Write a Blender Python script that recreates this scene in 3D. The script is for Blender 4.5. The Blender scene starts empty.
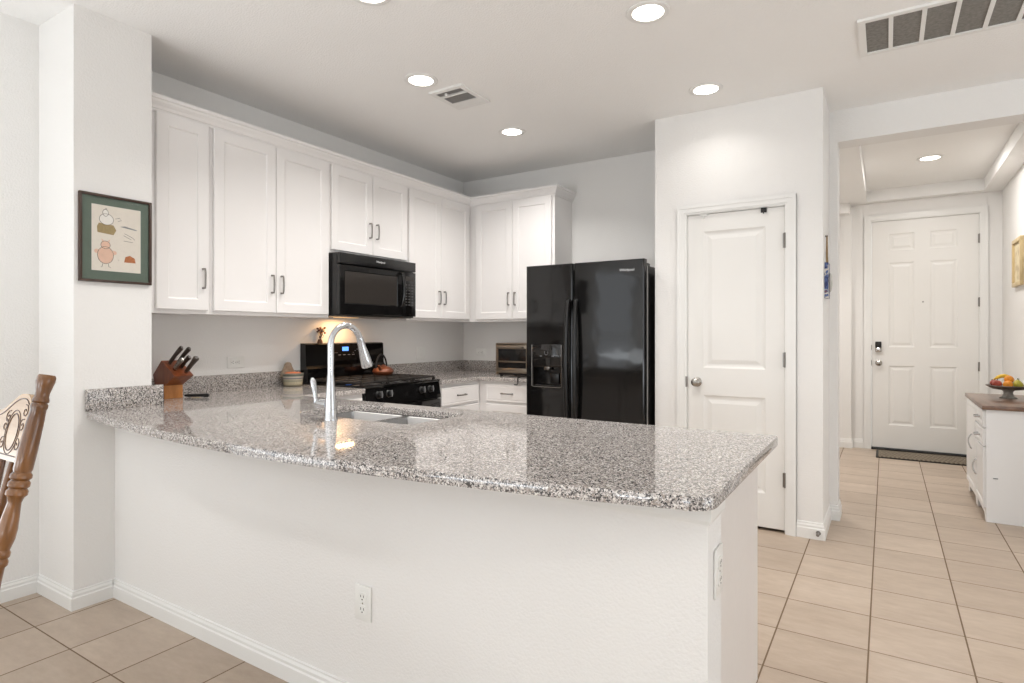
import bpy, bmesh, math, random
from mathutils import Vector, Matrix
from mathutils.geometry import tessellate_polygon
random.seed(7)
PI = math.pi
C = bpy.context.scene.collection
sc = bpy.context.scene

# ------------------------------------------------------------------ camera, world, daylight, exposure
F_PX, HEAD, HORIZON, CAM_Z = 593.81, 0.5618087, 334.24, 1.245
cd = bpy.data.cameras.new('camera'); cam = bpy.data.objects.new('camera', cd); C.objects.link(cam)
cd.sensor_width = 36.0; cd.lens = F_PX / 1024 * 36.0
cd.shift_y = -(341.5 - HORIZON) / 1024
cd.clip_start = 0.05; cd.clip_end = 100
cam.location = (0, 0, CAM_Z); cam.rotation_euler = (PI / 2, 0, HEAD)
sc.camera = cam
w = bpy.data.worlds.new('sky'); sc.world = w; w.use_nodes = True
w.node_tree.nodes['Background'].inputs[0].default_value = (0.92, 0.96, 1.0, 1)
w.node_tree.nodes['Background'].inputs[1].default_value = 2.0
sc.view_settings.view_transform = 'Standard'; sc.view_settings.look = 'None'
sc.view_settings.gamma = 1.0; sc.view_settings.use_curve_mapping = False
sc.view_settings.exposure = 0.03
CEIL = 2.74
K_CAN, K_ROOM, K_WIN, K_FILL, K_HALL, K_SIDE, K_SIDEFILL = 9.2, 3.6, 1.0, 46.0, 16.0, 1.0, 21.0

def area(name, loc, rot, sx, sy, power, col=(1, 1, 1), shape='RECTANGLE', parent=None, spread=PI):
    l = bpy.data.lights.new(name, 'AREA'); l.shape = shape; l.size = sx; l.size_y = sy
    l.energy = power; l.color = col; l.spread = spread
    o = bpy.data.objects.new(name, l); C.objects.link(o); o.location = loc; o.rotation_euler = rot
    if parent: o.parent = parent
    return o
DAY = (0.90, 0.955, 1.0)
# daylight through the room's own windows (two in the wall behind the camera, one beside the dining table):
# sky light straight in; separate unseen up-facing lamps are added to brighten the ceiling
for wx in (-2.1, 0.5):
    area('daylight', (wx, -3.55, 1.35), (PI / 2, 0, 0), 1.7, 1.9, K_WIN, DAY)
    area('ceiling_fill', (wx, -3.15, 0.95), (PI / 2 + 1.28, 0, 0), 1.7, 1.0, K_FILL, (0.90, 0.955, 1.0))
area('daylight', (3.26, 1.7, 1.2), (PI / 2, 0, PI / 2), 2.7, 2.0, K_SIDE, DAY)
area('ceiling_fill', (2.85, 1.7, 0.7), (PI / 2 + 1.28, 0, PI / 2), 2.7, 1.0, K_SIDEFILL, (0.90, 0.955, 1.0))
area('daylight', (-3.45, -0.75, 1.25), (PI / 2, 0, -PI / 2), 1.7, 1.9, K_WIN * 0.4, DAY)
area('ceiling_fill', (-3.05, -0.75, 0.85), (PI / 2 + 1.28, 0, -PI / 2), 1.7, 1.0, K_FILL * 0.4, (0.90, 0.955, 1.0))

# ------------------------------------------------------------------ materials
def lin(c):
    return tuple((x / 12.92 if x <= 0.04045 else ((x + 0.055) / 1.055) ** 2.4) for x in (v / 255 for v in c)) + (1,)
class Mat:
    def __init__(s, name, col, rough=0.5, metal=0.0, spec=0.5, coat=0.0, emit=None, estr=0.0, trans=0.0, alpha=None):
        s.m = bpy.data.materials.new(name); s.m.use_nodes = True
        s.n = s.m.node_tree.nodes; s.l = s.m.node_tree.links
        s.b = s.n['Principled BSDF']; b = s.b.inputs
        b['Base Color'].default_value = lin(col); b['Roughness'].default_value = rough
        b['Metallic'].default_value = metal; b['Specular IOR Level'].default_value = spec
        b['Coat Weight'].default_value = coat; b['Coat Roughness'].default_value = 0.08
        b['Transmission Weight'].default_value = trans
        if emit: b['Emission Color'].default_value = lin(emit); b['Emission Strength'].default_value = estr
        s.m.diffuse_color = lin(col)
        s.tc = None
    def node(s, t, **kw):
        n = s.n.new(t)
        for k, v in kw.items():
            if hasattr(n, k) and not k.startswith('i_'): setattr(n, k, v)
        return n
    def coord(s):
        if not s.tc: s.tc = s.node('ShaderNodeTexCoord')
        return s.tc.outputs['Object']
    def noise(s, scale, detail=2.0, rough=0.5, vec=None, stretch=None):
        n = s.node('ShaderNodeTexNoise'); n.inputs['Scale'].default_value = scale
        n.inputs['Detail'].default_value = detail; n.inputs['Roughness'].default_value = rough
        v = vec or s.coord()
        if stretch:
            mp = s.node('ShaderNodeMapping'); mp.inputs['Scale'].default_value = stretch
            s.l.new(v, mp.inputs['Vector']); v = mp.outputs['Vector']
        s.l.new(v, n.inputs['Vector']); return n
    def ramp(s, src, stops, interp='LINEAR'):
        r = s.node('ShaderNodeValToRGB'); r.color_ramp.interpolation = interp
        e = r.color_ramp.elements
        while len(e) < len(stops): e.new(0.5)
        for i, (p, c) in enumerate(stops): e[i].position = p; e[i].color = lin(c)
        s.l.new(src, r.inputs[0]); return r.outputs[0]
    def color(s, out): s.l.new(out, s.b.inputs['Base Color'])
    def bump(s, src, strength, dist):
        bp = s.node('ShaderNodeBump'); bp.inputs['Strength'].default_value = strength; bp.inputs['Distance'].default_value = dist
        s.l.new(src, bp.inputs['Height']); s.l.new(bp.outputs[0], s.b.inputs['Normal'])
    def mix(s, a, b, fac, mode='MIX'):
        m = s.node('ShaderNodeMix'); m.data_type = 'RGBA'; m.blend_type = mode
        if isinstance(fac, (int, float)): m.inputs[0].default_value = fac
        else: s.l.new(fac, m.inputs[0])
        for i, x in ((6, a), (7, b)):
            if isinstance(x, tuple): m.inputs[i].default_value = lin(x)
            else: s.l.new(x, m.inputs[i])
        return m.outputs[2]
    def math(s, op, a, b=None, c=None):
        m = s.node('ShaderNodeMath'); m.operation = op
        for i, x in enumerate((a, b, c)):
            if x is None: continue
            if isinstance(x, (int, float)): m.inputs[i].default_value = x
            else: s.l.new(x, m.inputs[i])
        return m.outputs[0]

def painted(name, col, rough=0.6, peel=0.0, var=3, spec=0.3):
    m = Mat(name, col, rough, spec=spec)
    n = m.noise(1.7, 3.0)
    m.color(m.ramp(n.outputs[0], [(0.3, tuple(max(0, c - var) for c in col)), (0.7, tuple(min(255, c + var) for c in col))]))
    if peel:
        k = m.noise(120.0, 2.0, 0.55); m.bump(k.outputs[0], peel, 0.008)
    return m.m
WALL = painted('wall_paint', (237, 235, 232), 0.75, 0.22, 1)
CEILM = painted('ceiling_paint', (247, 246, 244), 0.85, 0.34, 1)
TRIM = painted('trim_paint', (236, 235, 232), 0.35, 0, 1, 0.4)
DOORM = painted('door_paint', (234, 232, 228), 0.38, 0, 1, 0.4)
CAB = painted('cabinet_paint', (240, 237, 235), 0.36, 0, 1, 0.4)
CABIN = painted('cabinet_underside', (205, 190, 172), 0.55, 0, 2)
PLATE = painted('plate_plastic', (238, 237, 233), 0.3, 0, 0, 0.5)
SLOT = Mat('slot_dark', (52, 48, 44), 0.5).m
VENTG = Mat('filter_grey', (150, 147, 142), 0.9)
_n = VENTG.noise(60, 3, 0.6); VENTG.color(VENTG.ramp(_n.outputs[0], [(0.3, (118, 115, 110)), (0.7, (142, 139, 134))])); VENTG = VENTG.m

def granite(name):
    m = Mat(name, (150, 145, 140), 0.045, spec=0.55)
    co = m.coord()
    wob = m.noise(260, 2); 
    mixv = m.node('ShaderNodeVectorMath'); mixv.operation = 'MULTIPLY_ADD'
    m.l.new(wob.outputs['Color'], mixv.inputs[0]); mixv.inputs[1].default_value = (0.003, 0.003, 0.003); m.l.new(co, mixv.inputs[2])
    v = m.node('ShaderNodeTexVoronoi'); v.inputs['Scale'].default_value = 370; m.l.new(mixv.outputs[0], v.inputs['Vector'])
    sep = m.node('ShaderNodeSeparateColor'); m.l.new(v.outputs['Color'], sep.inputs[0])
    a = m.ramp(sep.outputs[0], [(0.0, (42, 42, 43)), (0.13, (94, 92, 92)), (0.25, (142, 137, 134)), (0.45, (178, 170, 165)), (0.68, (202, 194, 188)), (0.85, (226, 221, 217))], 'CONSTANT')
    v2 = m.node('ShaderNodeTexVoronoi'); v2.inputs['Scale'].default_value = 200; m.l.new(mixv.outputs[0], v2.inputs['Vector'])
    sep2 = m.node('ShaderNodeSeparateColor'); m.l.new(v2.outputs['Color'], sep2.inputs[0])
    msk = m.math('GREATER_THAN', sep2.outputs[1], 0.8)
    b = m.ramp(sep2.outputs[0], [(0.0, (84, 80, 78)), (0.35, (160, 150, 142)), (0.7, (224, 219, 213))], 'CONSTANT')
    c = m.mix(a, b, msk)
    m.color(c); return m.m
GRANITE = granite('granite')

def tile_floor():
    m = Mat('floor_tile', (190, 170, 152), 0.34, spec=0.45)
    co = m.coord(); sp = m.node('ShaderNodeSeparateXYZ'); m.l.new(co, sp.inputs[0])
    P = 0.3342
    def axis(out, off):
        t = m.math('DIVIDE', m.math('SUBTRACT', out, off), P)
        cell = m.math('FLOOR', t); fr = m.math('FRACT', t)
        d = m.math('MULTIPLY', m.math('SUBTRACT', 0.5, m.math('ABSOLUTE', m.math('SUBTRACT', fr, 0.5))), P)
        return cell, d
    cx, dx = axis(sp.outputs[0], -0.0575); cy, dy = axis(sp.outputs[1], 2.7270)
    gx = m.math('LESS_THAN', dx, 0.0030); gy = m.math('LESS_THAN', dy, 0.0025)
    g = m.math('MAXIMUM', gx, gy)
    cmb = m.node('ShaderNodeCombineXYZ'); m.l.new(cx, cmb.inputs[0]); m.l.new(cy, cmb.inputs[1])
    wn = m.node('ShaderNodeTexWhiteNoise'); m.l.new(cmb.outputs[0], wn.inputs[0])
    off = m.node('ShaderNodeVectorMath'); off.operation = 'MULTIPLY_ADD'
    m.l.new(wn.outputs['Color'], off.inputs[0]); off.inputs[1].default_value = (7, 7, 7); m.l.new(co, off.inputs[2])
    n1 = m.noise(2.2, 5, 0.6, off.outputs[0], (1.0, 3.2, 1)); n2 = m.noise(14, 4, 0.65, off.outputs[0], (1, 2.5, 1))
    base = m.ramp(n1.outputs[0], [(0.25, (182, 164, 147)), (0.5, (193, 175, 157)), (0.75, (203, 186, 169))])
    fine = m.ramp(n2.outputs[0], [(0.25, (238, 236, 234)), (0.75, (255, 255, 255))])
    t = m.mix(base, fine, 1.0, 'MULTIPLY')
    tone = m.ramp(wn.outputs[0], [(0.0, (236, 234, 232)), (1.0, (255, 255, 255))])
    t = m.mix(t, tone, 1.0, 'MULTIPLY')
    m.color(m.mix(t, (112, 92, 70), g))
    r = m.math('MULTIPLY_ADD', g, 0.45, 0.34); m.l.new(r, m.b.inputs['Roughness'])
    m.bump(m.math('SUBTRACT', 1.0, g), 0.5, 0.002)
    return m.m
TILE = tile_floor()

def wood(name, dark, light, rough=0.35, scale=9, stretch=(1, 1, 0.12), coat=0.0):
    m = Mat(name, light, rough, coat=coat)
    n = m.noise(scale, 5, 0.6, None, stretch)
    m.color(m.ramp(n.outputs[0], [(0.32, dark), (0.68, light)])); m.bump(n.outputs[0], 0.08, 0.002)
    return m.m
OAK = wood('oak_varnish', (78, 46, 20), (138, 92, 48), 0.3, 40, (1, 1, 0.1), 0.4)
OAKGLARE = wood('oak_glare', (168, 138, 106), (196, 168, 136), 0.35, 30, (0.15, 1, 1), 0.3)  # paler than the oak: window glare on the crest put into the colour
STAIN = Mat('carving_stain', (72, 46, 30), 0.4).m
BLOCKW = wood('block_wood', (96, 44, 20), (142, 74, 36), 0.35, 26, (1, 1, 0.2), 0.2)
BLOCKLIT = wood('block_lit_wood', (176, 108, 50), (206, 140, 76), 0.4, 26, (1, 1, 0.2))  # block wood again, made lighter for the light falling on the foot
TOPW = wood('sideboard_top_wood', (98, 72, 56), (134, 102, 82), 0.3, 22, (1, 0.1, 1), 0.2)
FRAMEW = wood('dark_frame_wood', (48, 32, 24), (74, 50, 36), 0.35, 30)
PALEW = wood('pale_frame_wood', (196, 172, 124), (222, 200, 156), 0.4, 30)

def black(name, col=(10, 10, 11), rough=0.1, wave=0.0, spec=0.5):
    m = Mat(name, col, rough, spec=spec)
    n = m.noise(3.0 if wave else 60, 2)
    m.color(m.ramp(n.outputs[0], [(0.3, tuple(max(0, c - 1) for c in col)), (0.7, tuple(c + 1 for c in col))]))
    if wave: m.bump(n.outputs[0], wave, 0.02)
    return m.m
GLOSSB = black('gloss_black', (17, 16, 16), 0.07, 0.16)
SATINB = black('satin_black', (17, 16, 16), 0.28)
MATTB = black('matte_black', (16, 15, 15), 0.55)
IRON = black('cast_iron', (40, 35, 32), 0.6)
GLASSB = black('dark_glass', (32, 30, 29), 0.06)
SCREEN = black('oven_glass', (52, 48, 45), 0.12)
WHITEINK = Mat('white_print', (225, 225, 225), 0.4).m
GREYINK = Mat('grey_print', (130, 130, 132), 0.4).m
def metal(name, col, rough, brush=0):
    m = Mat(name, col, rough, 1.0)
    n = m.noise(30, 3, 0.6, None, (1, 1, 8) if brush else None)
    r = m.math('MULTIPLY_ADD', n.outputs[0], 0.12, rough - 0.05); m.l.new(r, m.b.inputs['Roughness'])
    return m.m
STEEL = metal('brushed_steel', (170, 170, 170), 0.24, 1)
CHROME = metal('satin_chrome', (205, 207, 210), 0.18)
PEWTER = metal('pewter', (142, 138, 134), 0.3)
NICKEL = metal('nickel', (176, 172, 166), 0.22)
TOASTS = metal('toaster_steel', (156, 145, 132), 0.3, 1)
LENS = Mat('lamp_lens', (255, 252, 246), 0.5, emit=(255, 248, 238), estr=6.0).m
WARML = Mat('hood_lamp_lens', (255, 225, 170), 0.5, emit=(255, 200, 130), estr=0.8).m
BLUELED = Mat('display_led', (90, 150, 255), 0.4, emit=(90, 150, 255), estr=1.6).m
GLASS = Mat('picture_glass', (255, 255, 255), 0.03)
_t = GLASS.node('ShaderNodeBsdfTransparent'); _g = GLASS.node('ShaderNodeBsdfGlossy'); _g.inputs['Roughness'].default_value = 0.03
_f = GLASS.node('ShaderNodeFresnel'); _f.inputs['IOR'].default_value = 1.18; _x = GLASS.node('ShaderNodeMixShader')
GLASS.l.new(_f.outputs[0], _x.inputs[0]); GLASS.l.new(_t.outputs[0], _x.inputs[1]); GLASS.l.new(_g.outputs[0], _x.inputs[2])
GLASS.l.new(_x.outputs[0], GLASS.n['Material Output'].inputs[0]); GLASS = GLASS.m
def tinted(name, c, rough=0.45, var=8, scale=40, coat=0.0):
    m = Mat(name, c, rough, coat=coat); n = m.noise(scale, 3)
    m.color(m.ramp(n.outputs[0], [(0.3, tuple(max(0, x - var) for x in c)), (0.7, tuple(min(255, x + var) for x in c))]))
    return m.m
GREENMAT = tinted('green_mat_board', (106, 120, 108), 0.8, 3)
PAPER = tinted('print_paper', (240, 232, 220), 0.8, 2)

# ------------------------------------------------------------------ mesh builder
WL = {}
class MB:
    def __init__(s): s.v = []; s.f = []; s.mi = []; s.sm = []; s.M = Matrix.Identity(4)
    def frame(s, origin, u, n):
        u = Vector(u); n = Vector(n); z = Vector((0, 0, 1)); o = Vector(origin)
        s.M = Matrix(((u.x, n.x, z.x, o.x), (u.y, n.y, z.y, o.y), (u.z, n.z, z.z, o.z), (0, 0, 0, 1))); return s
    def add(s, vs, fs, mi=0, smooth=False):
        k = len(s.v); flip = s.M.to_3x3().determinant() < 0
        s.v += [s.M @ Vector(p) for p in vs]
        for f in fs:
            f = [i + k for i in f]; s.f.append(f[::-1] if flip else f); s.mi.append(mi); s.sm.append(smooth)
        return s
    def bm(s, b, mi=0, smooth=False):
        b.verts.index_update()
        s.add([v.co.copy() for v in b.verts], [[v.index for v in f.verts] for f in b.faces], mi, smooth); b.free(); return s
    def box(s, x0, x1, y0, y1, z0, z1, bev=0, mi=0, seg=2):
        x0, x1 = sorted((x0, x1)); y0, y1 = sorted((y0, y1)); z0, z1 = sorted((z0, z1))
        if not bev:
            p = [(x0, y0, z0), (x1, y0, z0), (x1, y1, z0), (x0, y1, z0), (x0, y0, z1), (x1, y0, z1), (x1, y1, z1), (x0, y1, z1)]
            return s.add(p, [(3, 2, 1, 0), (4, 5, 6, 7), (0, 1, 5, 4), (1, 2, 6, 5), (2, 3, 7, 6), (3, 0, 4, 7)], mi)
        b = bmesh.new(); bmesh.ops.create_cube(b, size=1)
        for v in b.verts:
            v.co = Vector(((x0 + x1) / 2 + v.co.x * (x1 - x0), (y0 + y1) / 2 + v.co.y * (y1 - y0), (z0 + z1) / 2 + v.co.z * (z1 - z0)))
        bev = min(bev, 0.49 * min(x1 - x0, y1 - y0, z1 - z0))
        bmesh.ops.bevel(b, geom=b.edges[:], offset=bev, segments=seg, affect='EDGES', profile=0.5)
        return s.bm(b, mi, True)
    def tube(s, pts, r, n=10, mi=0, caps=True, closed=False):
        pts = [Vector(p) for p in pts]; rs = r if isinstance(r, (list, tuple)) else [r] * len(pts)
        N = len(pts); t0 = None; vs = []; fs = []; up = None
        for i, p in enumerate(pts):
            a = pts[(i - 1) % N] if (i or closed) else p; b = pts[(i + 1) % N] if (i < N - 1 or closed) else p
            t = (b - a).normalized()
            if up is None:
                up = Vector((0, 0, 1)) if abs(t.z) < 0.9 else Vector((1, 0, 0))
            x = (up - t * up.dot(t)).normalized(); y = t.cross(x); up = x
            for k in range(n):
                q = 2 * PI * k / n; vs.append(p + (x * math.cos(q) + y * math.sin(q)) * rs[i])
        M = N if closed else N - 1
        for i in range(M):
            j = (i + 1) % N
            for k in range(n):
                fs.append((i * n + k, i * n + (k + 1) % n, j * n + (k + 1) % n, j * n + k))
        if caps and not closed:
            fs.append(tuple(range(n))[::-1]); fs.append(tuple((N - 1) * n + k for k in range(n)))
        return s.add(vs, fs, mi, True)
    def lathe(s, prof, c=(0, 0, 0), axis=(0, 0, 1), n=24, mi=0, caps=True):
        c = Vector(c); a = Vector(axis).normalized()
        x = (Vector((1, 0, 0)) if abs(a.x) < 0.9 else Vector((0, 1, 0))); x = (x - a * x.dot(a)).normalized(); y = a.cross(x)
        vs = []; fs = []
        for r, z in prof:
            for k in range(n):
                q = 2 * PI * k / n; vs.append(c + a * z + (x * math.cos(q) + y * math.sin(q)) * r)
        for i in range(len(prof) - 1):
            for k in range(n): fs.append((i * n + k, i * n + (k + 1) % n, (i + 1) * n + (k + 1) % n, (i + 1) * n + k))
        if caps:
            fs.append(tuple(range(n))[::-1]); fs.append(tuple((len(prof) - 1) * n + k for k in range(n)))
        return s.add(vs, fs, mi, True)
    def ball(s, c, rx, ry=None, rz=None, n=16, m=10, mi=0):
        ry = ry or rx; rz = rz or rx
        vs = []; fs = []
        for i in range(m + 1):
            a = -PI / 2 + PI * i / m
            for k in range(n):
                q = 2 * PI * k / n
                vs.append((c[0] + rx * math.cos(a) * math.cos(q), c[1] + ry * math.cos(a) * math.sin(q), c[2] + rz * math.sin(a)))
        for i in range(m):
            for k in range(n): fs.append((i * n + k, i * n + (k + 1) % n, (i + 1) * n + (k + 1) % n, (i + 1) * n + k))
        return s.add(vs, fs, mi, True)
    def prism(s, poly, axis, a, b, mi=0, smooth=False):
        # poly in the two axes other than `axis`, extruded from a to b
        def P(p, t): return {'x': (t, p[0], p[1]), 'y': (p[0], t, p[1]), 'z': (p[0], p[1], t)}[axis]
        n = len(poly); vs = [P(p, a) for p in poly] + [P(p, b) for p in poly]
        fs = [tuple(range(n))[::-1], tuple(range(n, 2 * n))] + [(i, (i + 1) % n, n + (i + 1) % n, n + i) for i in range(n)]
        return s.add(vs, fs, mi, smooth)
    def slab(s, outer, holes, z0, z1, bev=0.0, mi=0):
        def off(pl, d):
            r = []; n = len(pl)
            for i in range(n):
                p0, p, p1 = Vector(pl[i - 1]), Vector(pl[i]), Vector(pl[(i + 1) % n])
                e0 = (p - p0).normalized(); e1 = (p1 - p).normalized()
                n0 = Vector((-e0.y, e0.x)); n1 = Vector((-e1.y, e1.x)); b = n0 + n1
                L = b.length; b = b.normalized() if L > 1e-6 else n0
                r.append(tuple(p + b * d / max(0.35, b.dot(n0))))
            return r
        loops = [outer] + list(holes)
        top = [off(l, bev) for l in loops] if bev else loops
        for z, ls, rev in ((z1, top, False), (z0, loops, True)):
            tri = tessellate_polygon([[Vector((x, y, 0)) for x, y in l] for l in ls])
            flat = [(x, y, z) for l in ls for x, y in l]
            out = []
            for t in tri:
                a, b, c = (Vector(flat[i]) for i in t); up = (b - a).cross(c - a).z > 0
                out.append(t if up != rev else t[::-1])
            s.add(flat, out, mi)
        for l, t in zip(loops, top):
            n = len(l)
            levels = [[(x, y, z0) for x, y in l], [(x, y, z1 - bev) for x, y in l]]
            if bev:
                mid = [((a[0] * 0.7 + b[0] * 0.3), (a[1] * 0.7 + b[1] * 0.3), z1 - bev * 0.3) for a, b in zip(l, t)]
                levels += [mid, [(x, y, z1) for x, y in t]]
            vs = [p for q in levels for p in q]; fs = []
            for k in range(len(levels) - 1):
                fs += [(k * n + i, k * n + (i + 1) % n, (k + 1) * n + (i + 1) % n, (k + 1) * n + i) for i in range(n)]
            s.add(vs, fs, mi, True)
        return s
    def panel_slab(s, w, h, t, panels, rings, e=0.003, mi=0, pmi=None):
        def rect(x0, x1, z0, z1, i, y): return [(x0 + i, y, z0 + i), (x1 - i, y, z0 + i), (x1 - i, y, z1 - i), (x0 + i, y, z1 - i)]
        def ring(a, b, m=mi): s.add(a + b, [(k, 4 + k, 4 + (k + 1) % 4, (k + 1) % 4) for k in range(4)], m)
        ring(rect(0, w, 0, h, 0, -t), rect(0, w, 0, h, 0, -e)); ring(rect(0, w, 0, h, 0, -e), rect(0, w, 0, h, e, 0))
        s.add(rect(0, w, 0, h, 0, -t), [(0, 1, 2, 3)], mi)
        xs = sorted({e, w - e} | {p[0] for p in panels} | {p[1] for p in panels}); zs = sorted({e, h - e} | {p[2] for p in panels} | {p[3] for p in panels})
        for i in range(len(xs) - 1):
            for j in range(len(zs) - 1):
                cx, cz = (xs[i] + xs[i + 1]) / 2, (zs[j] + zs[j + 1]) / 2
                if any(p[0] < cx < p[1] and p[2] < cz < p[3] for p in panels): continue
                s.add([(xs[i], 0, zs[j]), (xs[i], 0, zs[j + 1]), (xs[i + 1], 0, zs[j + 1]), (xs[i + 1], 0, zs[j])], [(0, 1, 2, 3)], mi)
        for p in panels:
            prev = rect(*p, 0, 0)
            for ins, dep in rings:
                cur = rect(*p, ins, -dep); ring(prev, cur); prev = cur
            s.add(prev, [(3, 2, 1, 0)], mi if pmi is None else pmi)
        return s
    def text(s, txt, size, at=(0, 0, 0), ext=0.0008, mi=0, sx=1.0, center=True):
        cu = bpy.data.curves.new('lettering', 'FONT'); cu.body = txt; cu.size = size; cu.extrude = ext
        cu.align_x = 'CENTER' if center else 'LEFT'; cu.align_y = 'CENTER'; cu.resolution_u = 2
        o = bpy.data.objects.new('lettering', cu); C.objects.link(o); dg = bpy.context.evaluated_depsgraph_get(); dg.update()
        me = bpy.data.meshes.new_from_object(o.evaluated_get(dg))
        s.add([(at[0] + v.co.x * sx, at[1] + v.co.z, at[2] + v.co.y) for v in me.vertices], [tuple(p.vertices) for p in me.polygons], mi)
        bpy.data.objects.remove(o); bpy.data.meshes.remove(me); bpy.data.curves.remove(cu); return s
    def build(s, name, mats, parent=None, label=None, cat=None, group=None, kind=None, sharp=0.7):
        if not isinstance(mats, (list, tuple)): mats = [mats]
        me = bpy.data.meshes.new(name)
        if parent is not None: base = WL[parent.name]; loc = Vector((0, 0, 0))
        else:
            xs = [p.x for p in s.v]; ys = [p.y for p in s.v]; zs = [p.z for p in s.v]
            base = Vector(((min(xs) + max(xs)) / 2, (min(ys) + max(ys)) / 2, min(zs))); loc = base
            if kind == 'structure': base = Vector((0, 0, 0)); loc = base
        me.from_pydata([p - base for p in s.v], [], s.f)
        for m in mats: me.materials.append(m)
        me.polygons.foreach_set('material_index', s.mi); me.polygons.foreach_set('use_smooth', s.sm)
        me.update()
        if any(s.sm): me.set_sharp_from_angle(angle=sharp)
        o = bpy.data.objects.new(name, me); C.objects.link(o); o.location = loc
        if parent is not None: o.parent = parent
        WL[o.name] = base.copy(); tag(o, label, cat, group, kind)
        return o
def tag(o, label=None, cat=None, group=None, kind=None):
    for k, v in (('label', label), ('category', cat), ('group', group), ('kind', kind)):
        if v: o[k] = v
    return o
def thing(name, label, cat, loc, group=None, kind=None):
    o = bpy.data.objects.new(name, None); C.objects.link(o); o.location = loc; o.empty_display_size = 0.05
    WL[o.name] = Vector(loc); return tag(o, label, cat, group, kind)
def struct(name, mb, m, label, cat): return mb.build(name, m, None, label, cat, None, 'structure')

# ------------------------------------------------------------------ the room shell
XL, XD, YB, YP = -3.525, -3.475, 4.70, 4.04      # kitchen left wall, dining left wall, back wall, pantry front
XC, YC0, YC1 = -3.105, 1.215, 1.552               # wing wall (column) at the peninsula's end
XPL, XPR = -1.363, -0.322                        # pantry corner edges
mb = MB().box(-3.9, 3.4, -3.8, 8.0, -0.1, 0.0); struct('floor', mb, TILE, 'beige ceramic tile floor with dark grout lines', 'floor')
mb = MB().box(-3.9, 3.4, -3.8, 4.70, CEIL, CEIL + 0.1); struct('ceiling', mb, CEILM, 'white textured kitchen ceiling', 'ceiling')
# dining wall with a window opening
mb = MB(); wy0, wy1, wz0, wz1 = -1.6, 0.1, 0.3, 2.2
mb.box(XD - 0.12, XD, -3.7, wy0, 0, CEIL).box(XD - 0.12, XD, wy1, YC0, 0, CEIL).box(XD - 0.12, XD, wy0, wy1, 0, wz0).box(XD - 0.12, XD, wy0, wy1, wz1, CEIL)
struct('wall_dining', mb, WALL, 'white wall behind the dining chair', 'wall')
mb = MB().box(XD - 0.12, XC, YC0, YC1, 0, CEIL); struct('wall_column', mb, WALL, 'white wing wall at the end of the peninsula', 'wall')
mb = MB().box(XL - 0.12, XL, YC1, YB + 0.12, 0, CEIL); struct('wall_left', mb, WALL, 'white kitchen wall behind range and cabinets', 'wall')
mb = MB().box(XL, -0.40, YB, YB + 0.12, 0, CEIL); struct('wall_back', mb, WALL, 'white kitchen wall behind the refrigerator', 'wall')
DX0, DX1, DZ1 = -1.142, -0.530, 2.052
mb = MB(); mb.box(XPL, DX0, YP, YP + 0.11, 0, CEIL).box(DX1, XPR, YP, YP + 0.11, 0, CEIL).box(DX0, DX1, YP, YP + 0.11, DZ1, CEIL)
mb.box(XPL, XPL + 0.1, YP + 0.11, YB, 0, CEIL).box(XPR - 0.1, XPR, YP + 0.11, YB, 0, CEIL)
struct('wall_pantry', mb, WALL, 'white pantry wall holding the narrow two panel door', 'wall')
BZ = 2.53
mb = MB().box(-0.40, -0.272, 4.52, 4.70, 0, BZ); struct('wall_hall_jamb', mb, WALL, 'short white wall stub at the hallway opening', 'wall')
mb = MB().box(XPR, 3.3, 4.52, 4.70, BZ, CEIL); struct('wall_hall_header', mb, WALL, 'white dropped header over the hallway opening', 'wall')
XHR = 0.975
mb = MB().box(XHR, XHR + 0.12, 4.70, 7.67, 0, 2.9).box(XHR, 3.3, 4.52, 4.70, 0, BZ); struct('wall_hall_right', mb, WALL, 'white hallway wall behind the sideboard', 'wall')
YF = 7.55; FX0, FX1, FZ1 = -0.135, 0.800, 2.468
mb = MB(); mb.box(-0.32, FX0, YF, YF + 0.14, 0, 2.9).box(FX1, XHR, YF, YF + 0.14, 0, 2.9).box(FX0, FX1, YF, YF + 0.14, FZ1, 2.9)
mb.box(-1.7, -0.32, 7.48, YF + 0.14, 0, 2.9)
struct('wall_front', mb, WALL, 'white wall around the front door', 'wall')
mb = MB().box(-1.8, -1.68, 4.82, 7.69, 0, 2.9); struct('wall_hall_left', mb, WALL, 'white far wall of the space beside the hallway', 'wall')
# hallway tray ceiling: soffit ring at 2.665 and recessed centre
mb = MB().box(-1.8, 1.1, 4.76, 7.7, 2.785, 2.9)
mb.box(-1.7, -0.172, 4.76, 7.55, 2.665, 2.785).box(0.822, XHR, 4.69, 7.55, 2.665, 2.785).box(-0.172, 0.822, 7.43, 7.55, 2.665, 2.785).box(-0.172, 0.822, 4.69, 4.80, 2.665, 2.785)
mb.box(-1.68, -0.335, 7.38, 7.48, 2.56, 2.665)
struct('ceiling_hall', mb, CEILM, 'hallway tray ceiling with raised centre', 'ceiling')
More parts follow.
